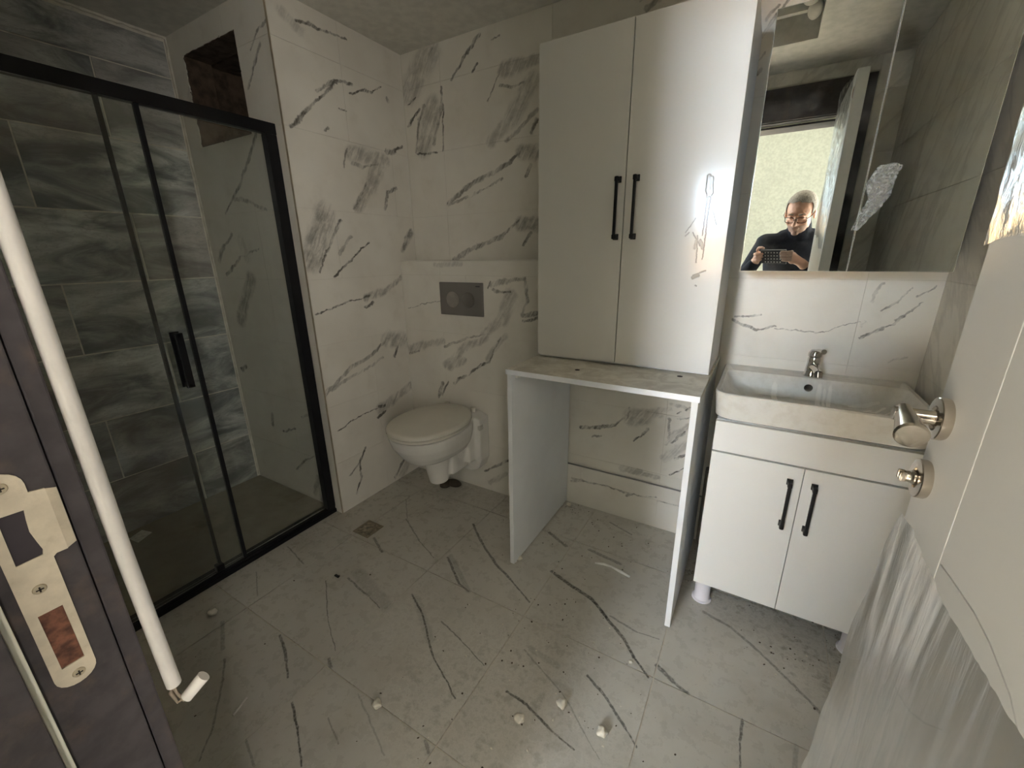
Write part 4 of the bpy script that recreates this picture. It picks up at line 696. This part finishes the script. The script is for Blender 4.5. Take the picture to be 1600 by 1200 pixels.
# ------------------------------------------------------------------ the man with the phone (in the doorway)
skin = NT('skin'); skin.P(Base_Color=skin.mix(skin.noise(skin.pos(), 40, 4), rgb(204, 156, 132), rgb(222, 176, 150)), Roughness=.5); skin_m = skin.m
stub = plain('grey_stubble_skin', rgb(178, 148, 132), .7, var=.1, vs=300); hair_m = plain('short_grey_hair', rgb(150, 143, 134), .85, var=.25, vs=220, bump=.6)
knit = plain('dark_navy_jumper', rgb(34, 38, 48), .9, var=.12, vs=90, bump=.2, spec=.2); jean = plain('dark_trousers', rgb(40, 42, 48), .85)
HC = Vector((.134, -.262, 1.487)); hf = Vector((-.22, .86, -.42)).normalized(); hr = hf.cross(Vector((.06, 0, 1))).normalized(); hu = hr.cross(hf)
HM = Matrix((hr, hf, hu)).transposed()
def H(r, f, u): return HC+HM @ Vector((r, f, u))
def HE(c, r): return ell(H(*c), r, HM, 3)
def Q(r, u, n): return Vector((0, 0, 1.25))+CR*r+CU*u+CF*n
ELL, ELR = (-.135, -.19, 1.085), (.305, -.19, 1.07); SHL, SHR = (-.035, -.335, 1.305), (.335, -.345, 1.305)
WL, WR = Q(-.125, -.075, -.055), Q(.155, -.085, -.055)
parts = [HE((0, -.012, .030), (.077, .096, .088)), HE((0, .026, -.030), (.064, .068, .088)), HE((0, .030, -.082), (.050, .052, .038)), HE((0, .070, -.104), (.022, .018, .017)),
    caps(H(0, .092, .004), H(0, .116, -.034), .009, .013), HE((-.013, .102, -.040), (.009, .010, .008)), HE((.013, .102, -.040), (.009, .010, .008)),
    HE((-.032, .084, .020), (.024, .012, .008)), HE((.032, .084, .020), (.024, .012, .008)), HE((-.040, .060, -.034), (.022, .024, .022)), HE((.040, .060, -.034), (.022, .024, .022)),
    HE((-.031, .077, -.002), (.014, .011, .011)), HE((.031, .077, -.002), (.014, .011, .011)),
    HE((0, .090, -.067), (.024, .010, .0055)), HE((0, .088, -.077), (.021, .010, .006)), HE((-.079, -.006, -.012), (.009, .018, .031)), HE((.079, -.006, -.012), (.009, .018, .031)),
    caps(H(0, -.02, -.05), (.150, -.335, 1.34), .058, .064),
    ell((.15, -.35, 1.17), (.165, .095, .20)), ell((.15, -.345, .97), (.150, .105, .19)), ell((.15, -.345, .82), (.160, .11, .12)), caps(SHL, SHR, .052), caps((.08, -.345, 1.33), (.22, -.345, 1.33), .05),
    caps(SHL, ELL, .046, .038), caps(ELL, WL, .037, .026), caps(SHR, ELR, .046, .038), caps(ELR, WR, .037, .026),
    caps((.07, -.345, .80), (.06, -.325, .45), .078, .052), caps((.06, -.325, .45), (.055, -.35, .09), .050, .036), caps((.23, -.345, .80), (.24, -.325, .45), .078, .052), caps((.24, -.325, .45), (.245, -.35, .09), .050, .036),
    caps((.055, -.37, .045), (.05, -.20, .035), .036, .030), caps((.245, -.37, .045), (.25, -.20, .035), .036, .030)]
# hands round the phone: palm, four fingers, thumb each
def hand(sg, wr, pr, pu):
    out_ = [caps(wr, Q(sg*pr, pu, -.038), .024, .028), ell(Q(sg*pr, pu, -.034), (.022, .036, .034), Matrix((CR, CU, CF)).transposed())]
    for k, (u, ln) in enumerate(((.000 if sg < 0 else -.006, .012), (-.020, .018), (-.039, .015), (-.057, .006))):
        r0, r1 = .0088, .0072; tip = pr-.034-ln
        if sg < 0 and k == 0: ch = [Q(-pr, .0, -.03), Q(-pr+.012, .016, -.024), Q(-pr+.034, .020, -.018), Q(-pr+.050, .0155, -.0165)]
        else: ch = [Q(sg*pr, u-.004, -.030), Q(sg*(pr+.008), u, -.012), Q(sg*(pr-.012), u+.002, .0005), Q(sg*tip, u+.004, -.0005)]
        for i in range(3): out_.append(caps(ch[i], ch[i+1], r0+(r1-r0)*i/3, r0+(r1-r0)*(i+1)/3))
    th = [Q(sg*pr, pu-.010, -.045), Q(sg*(pr-.020), pu+.006, -.044), Q(sg*(pr-.046), pu+.012, -.033)]
    for i in range(2): out_.append(caps(th[i], th[i+1], .0115-.0015*i, .010-.0015*i))
    return out_
parts += hand(-1, WL, .098, -.045)+hand(1, WR, .116, -.050)
man = thing('person', (.15, -.33, 0), 'man in a dark jumper and glasses photographing from the doorway, seen in the mirror', 'person')
bmn = remesh(join(*parts), .0036, 3)
body_o = obj('body', bmn, None, man, smooth='all', mats=[skin_m, stub])
for p in body_o.data.polygons:
    c = p.center+ORG[man.name]-HC; l = (c.dot(hr), c.dot(hf), c.dot(hu))
    if -.135 < l[2] < -.052 and l[1] > .02 and abs(l[0]) < .07: p.material_index = 1
jp = [ell((.15, -.35, 1.17), (.182, .112, .21)), ell((.15, -.345, .97), (.166, .122, .19)), caps(SHL, SHR, .063), caps((.07, -.345, 1.335), (.23, -.345, 1.335), .058), caps((.150, -.335, 1.33), H(0, -.03, -.085), .074, .066),
      caps(SHL, ELL, .058, .049), caps(ELL, WL+(Vector(ELL)-WL)*.22, .048, .036), caps(SHR, ELR, .058, .049), caps(ELR, WR+(Vector(ELR)-WR)*.22, .048, .036)]
bj = remesh(join(*jp), .006, 5)
for f in [f for f in bj.faces if f.calc_center_median().z < .80]: bj.faces.remove(f)
obj('jumper', bj, knit, man, smooth='all')
tr_ = [ell((.15, -.345, .82), (.172, .124, .12)), caps((.07, -.345, .80), (.06, -.325, .45), .090, .066), caps((.06, -.325, .45), (.055, -.35, .10), .064, .052), caps((.23, -.345, .80), (.24, -.325, .45), .090, .066), caps((.24, -.325, .45), (.245, -.35, .10), .064, .052)]
obj('trousers', remesh(join(*tr_), .009, 3), jean, man, smooth='all')
for x in (.052, .248): obj('shoe', remesh(join(caps((x, -.38, .046), (x, -.19, .042), .046, .038), box(x-.042, x+.042, -.42, -.16, .002, .03, .012)), .005, 3), black, man, smooth='all')
bh = ell((0, 0, 0), (1, 1, 1), sub=5)
for v in bh.verts:
    l = Vector((v.co.x*.0835, v.co.y*.101-.016, v.co.z*.091+.036)); v.co = H(*l)
for f in [f for f in bh.faces]:
    l = f.calc_center_median()-HC; r_, f_, u_ = l.dot(hr), l.dot(hf), l.dot(hu)
    if (f_ > .030 and u_ < .094-.3*abs(r_)) or (f_ > .0 and u_ < .0) or (u_ < -.045) : bh.faces.remove(f)
for v in [v for v in bh.verts if not v.link_faces]: bh.verts.remove(v)
for v in bh.verts: v.co += (v.co-HC).normalized()*.003*MN.noise(v.co*120)
obj('hair', bh, hair_m, man, smooth='all')
gm = plain('dark_spectacle_frame', rgb(58, 34, 28), .35)
gb = []
for s in (-1, 1):
    loop = [H(s*(.034+.026*math.copysign(abs(math.cos(t))**.6, math.cos(t))), .108-.012*abs(math.cos(t))*(1 if math.cos(t) > 0 else 0), -.006+.017*math.copysign(abs(math.sin(t))**.6, math.sin(t))) for t in [2*math.pi*k/24 for k in range(25)]]
    gb += [tube(loop, .0020, 6), tube([H(s*.060, .094, .0), H(s*.081, .05, .004), H(s*.084, -.01, .004)], .0019, 6)]
gb.append(tube([H(-.009, .112, -.002), H(0, .116, .001), H(.009, .112, -.002)], .0018, 6))
obj('glasses', join(*gb), gm, man, smooth='all')
for s in (-1, 1): obj('eyebrow', caps(H(s*.018, .096, .023), H(s*.046, .086, .024), .0042, .0032), hair_m, man, smooth='all')
# phone
ph = thing('phone', Q(0, -.04, -.016), 'smartphone in a dark dotted case held level in both hands in the mirror', 'phone')
def pbox(r0, r1, u0, u1, n0, n1, bev):
    b = box(r0, r1, u0, u1, n0, n1, bev)
    for v in b.verts: v.co = Q(*v.co)
    return b
obj('case', pbox(-.067, .089, -.080, .005, -.0225, -.0125, .003), plain('dark_phone_case', rgb(30, 31, 36), .45), ph)
obj('edge_band', pbox(-.0685, .0905, -.0815, .0065, -.0195, -.0165, .001), plain('pale_case_edge', rgb(170, 170, 172), .4), ph)
dots = []
for i in range(6):
    for j in range(4): dots.append(pbox(-.036+.0185*i-.0034, -.036+.0185*i+.0034, -.070+.0195*j-.0034, -.070+.0195*j+.0034, -.01255, -.0120, 0))
obj('dot_pattern', join(*dots), plain('pale_case_dots', rgb(206, 204, 200), .5), ph)
obj('camera_bump', join(pbox(-.062, -.043, -.030, -.004, -.0126, -.0106, .0009)), plain('camera_island', rgb(14, 14, 16), .2), ph)
for r, u in ((-.0525, -.010), (-.0525, -.024)):
    b = lathe([(0, 0), (.0052, 0), (.0052, .0014), (.0035, .0016), (0, .0012)], (0, 0, 0), (0, 0, 1), 20)
    for v in b.verts: v.co = Q(r+v.co.x, u+v.co.y, -.0108+v.co.z)
    obj('lens', b, plain('lens_ring', rgb(90, 92, 98), .15, .5), ph, smooth=True)
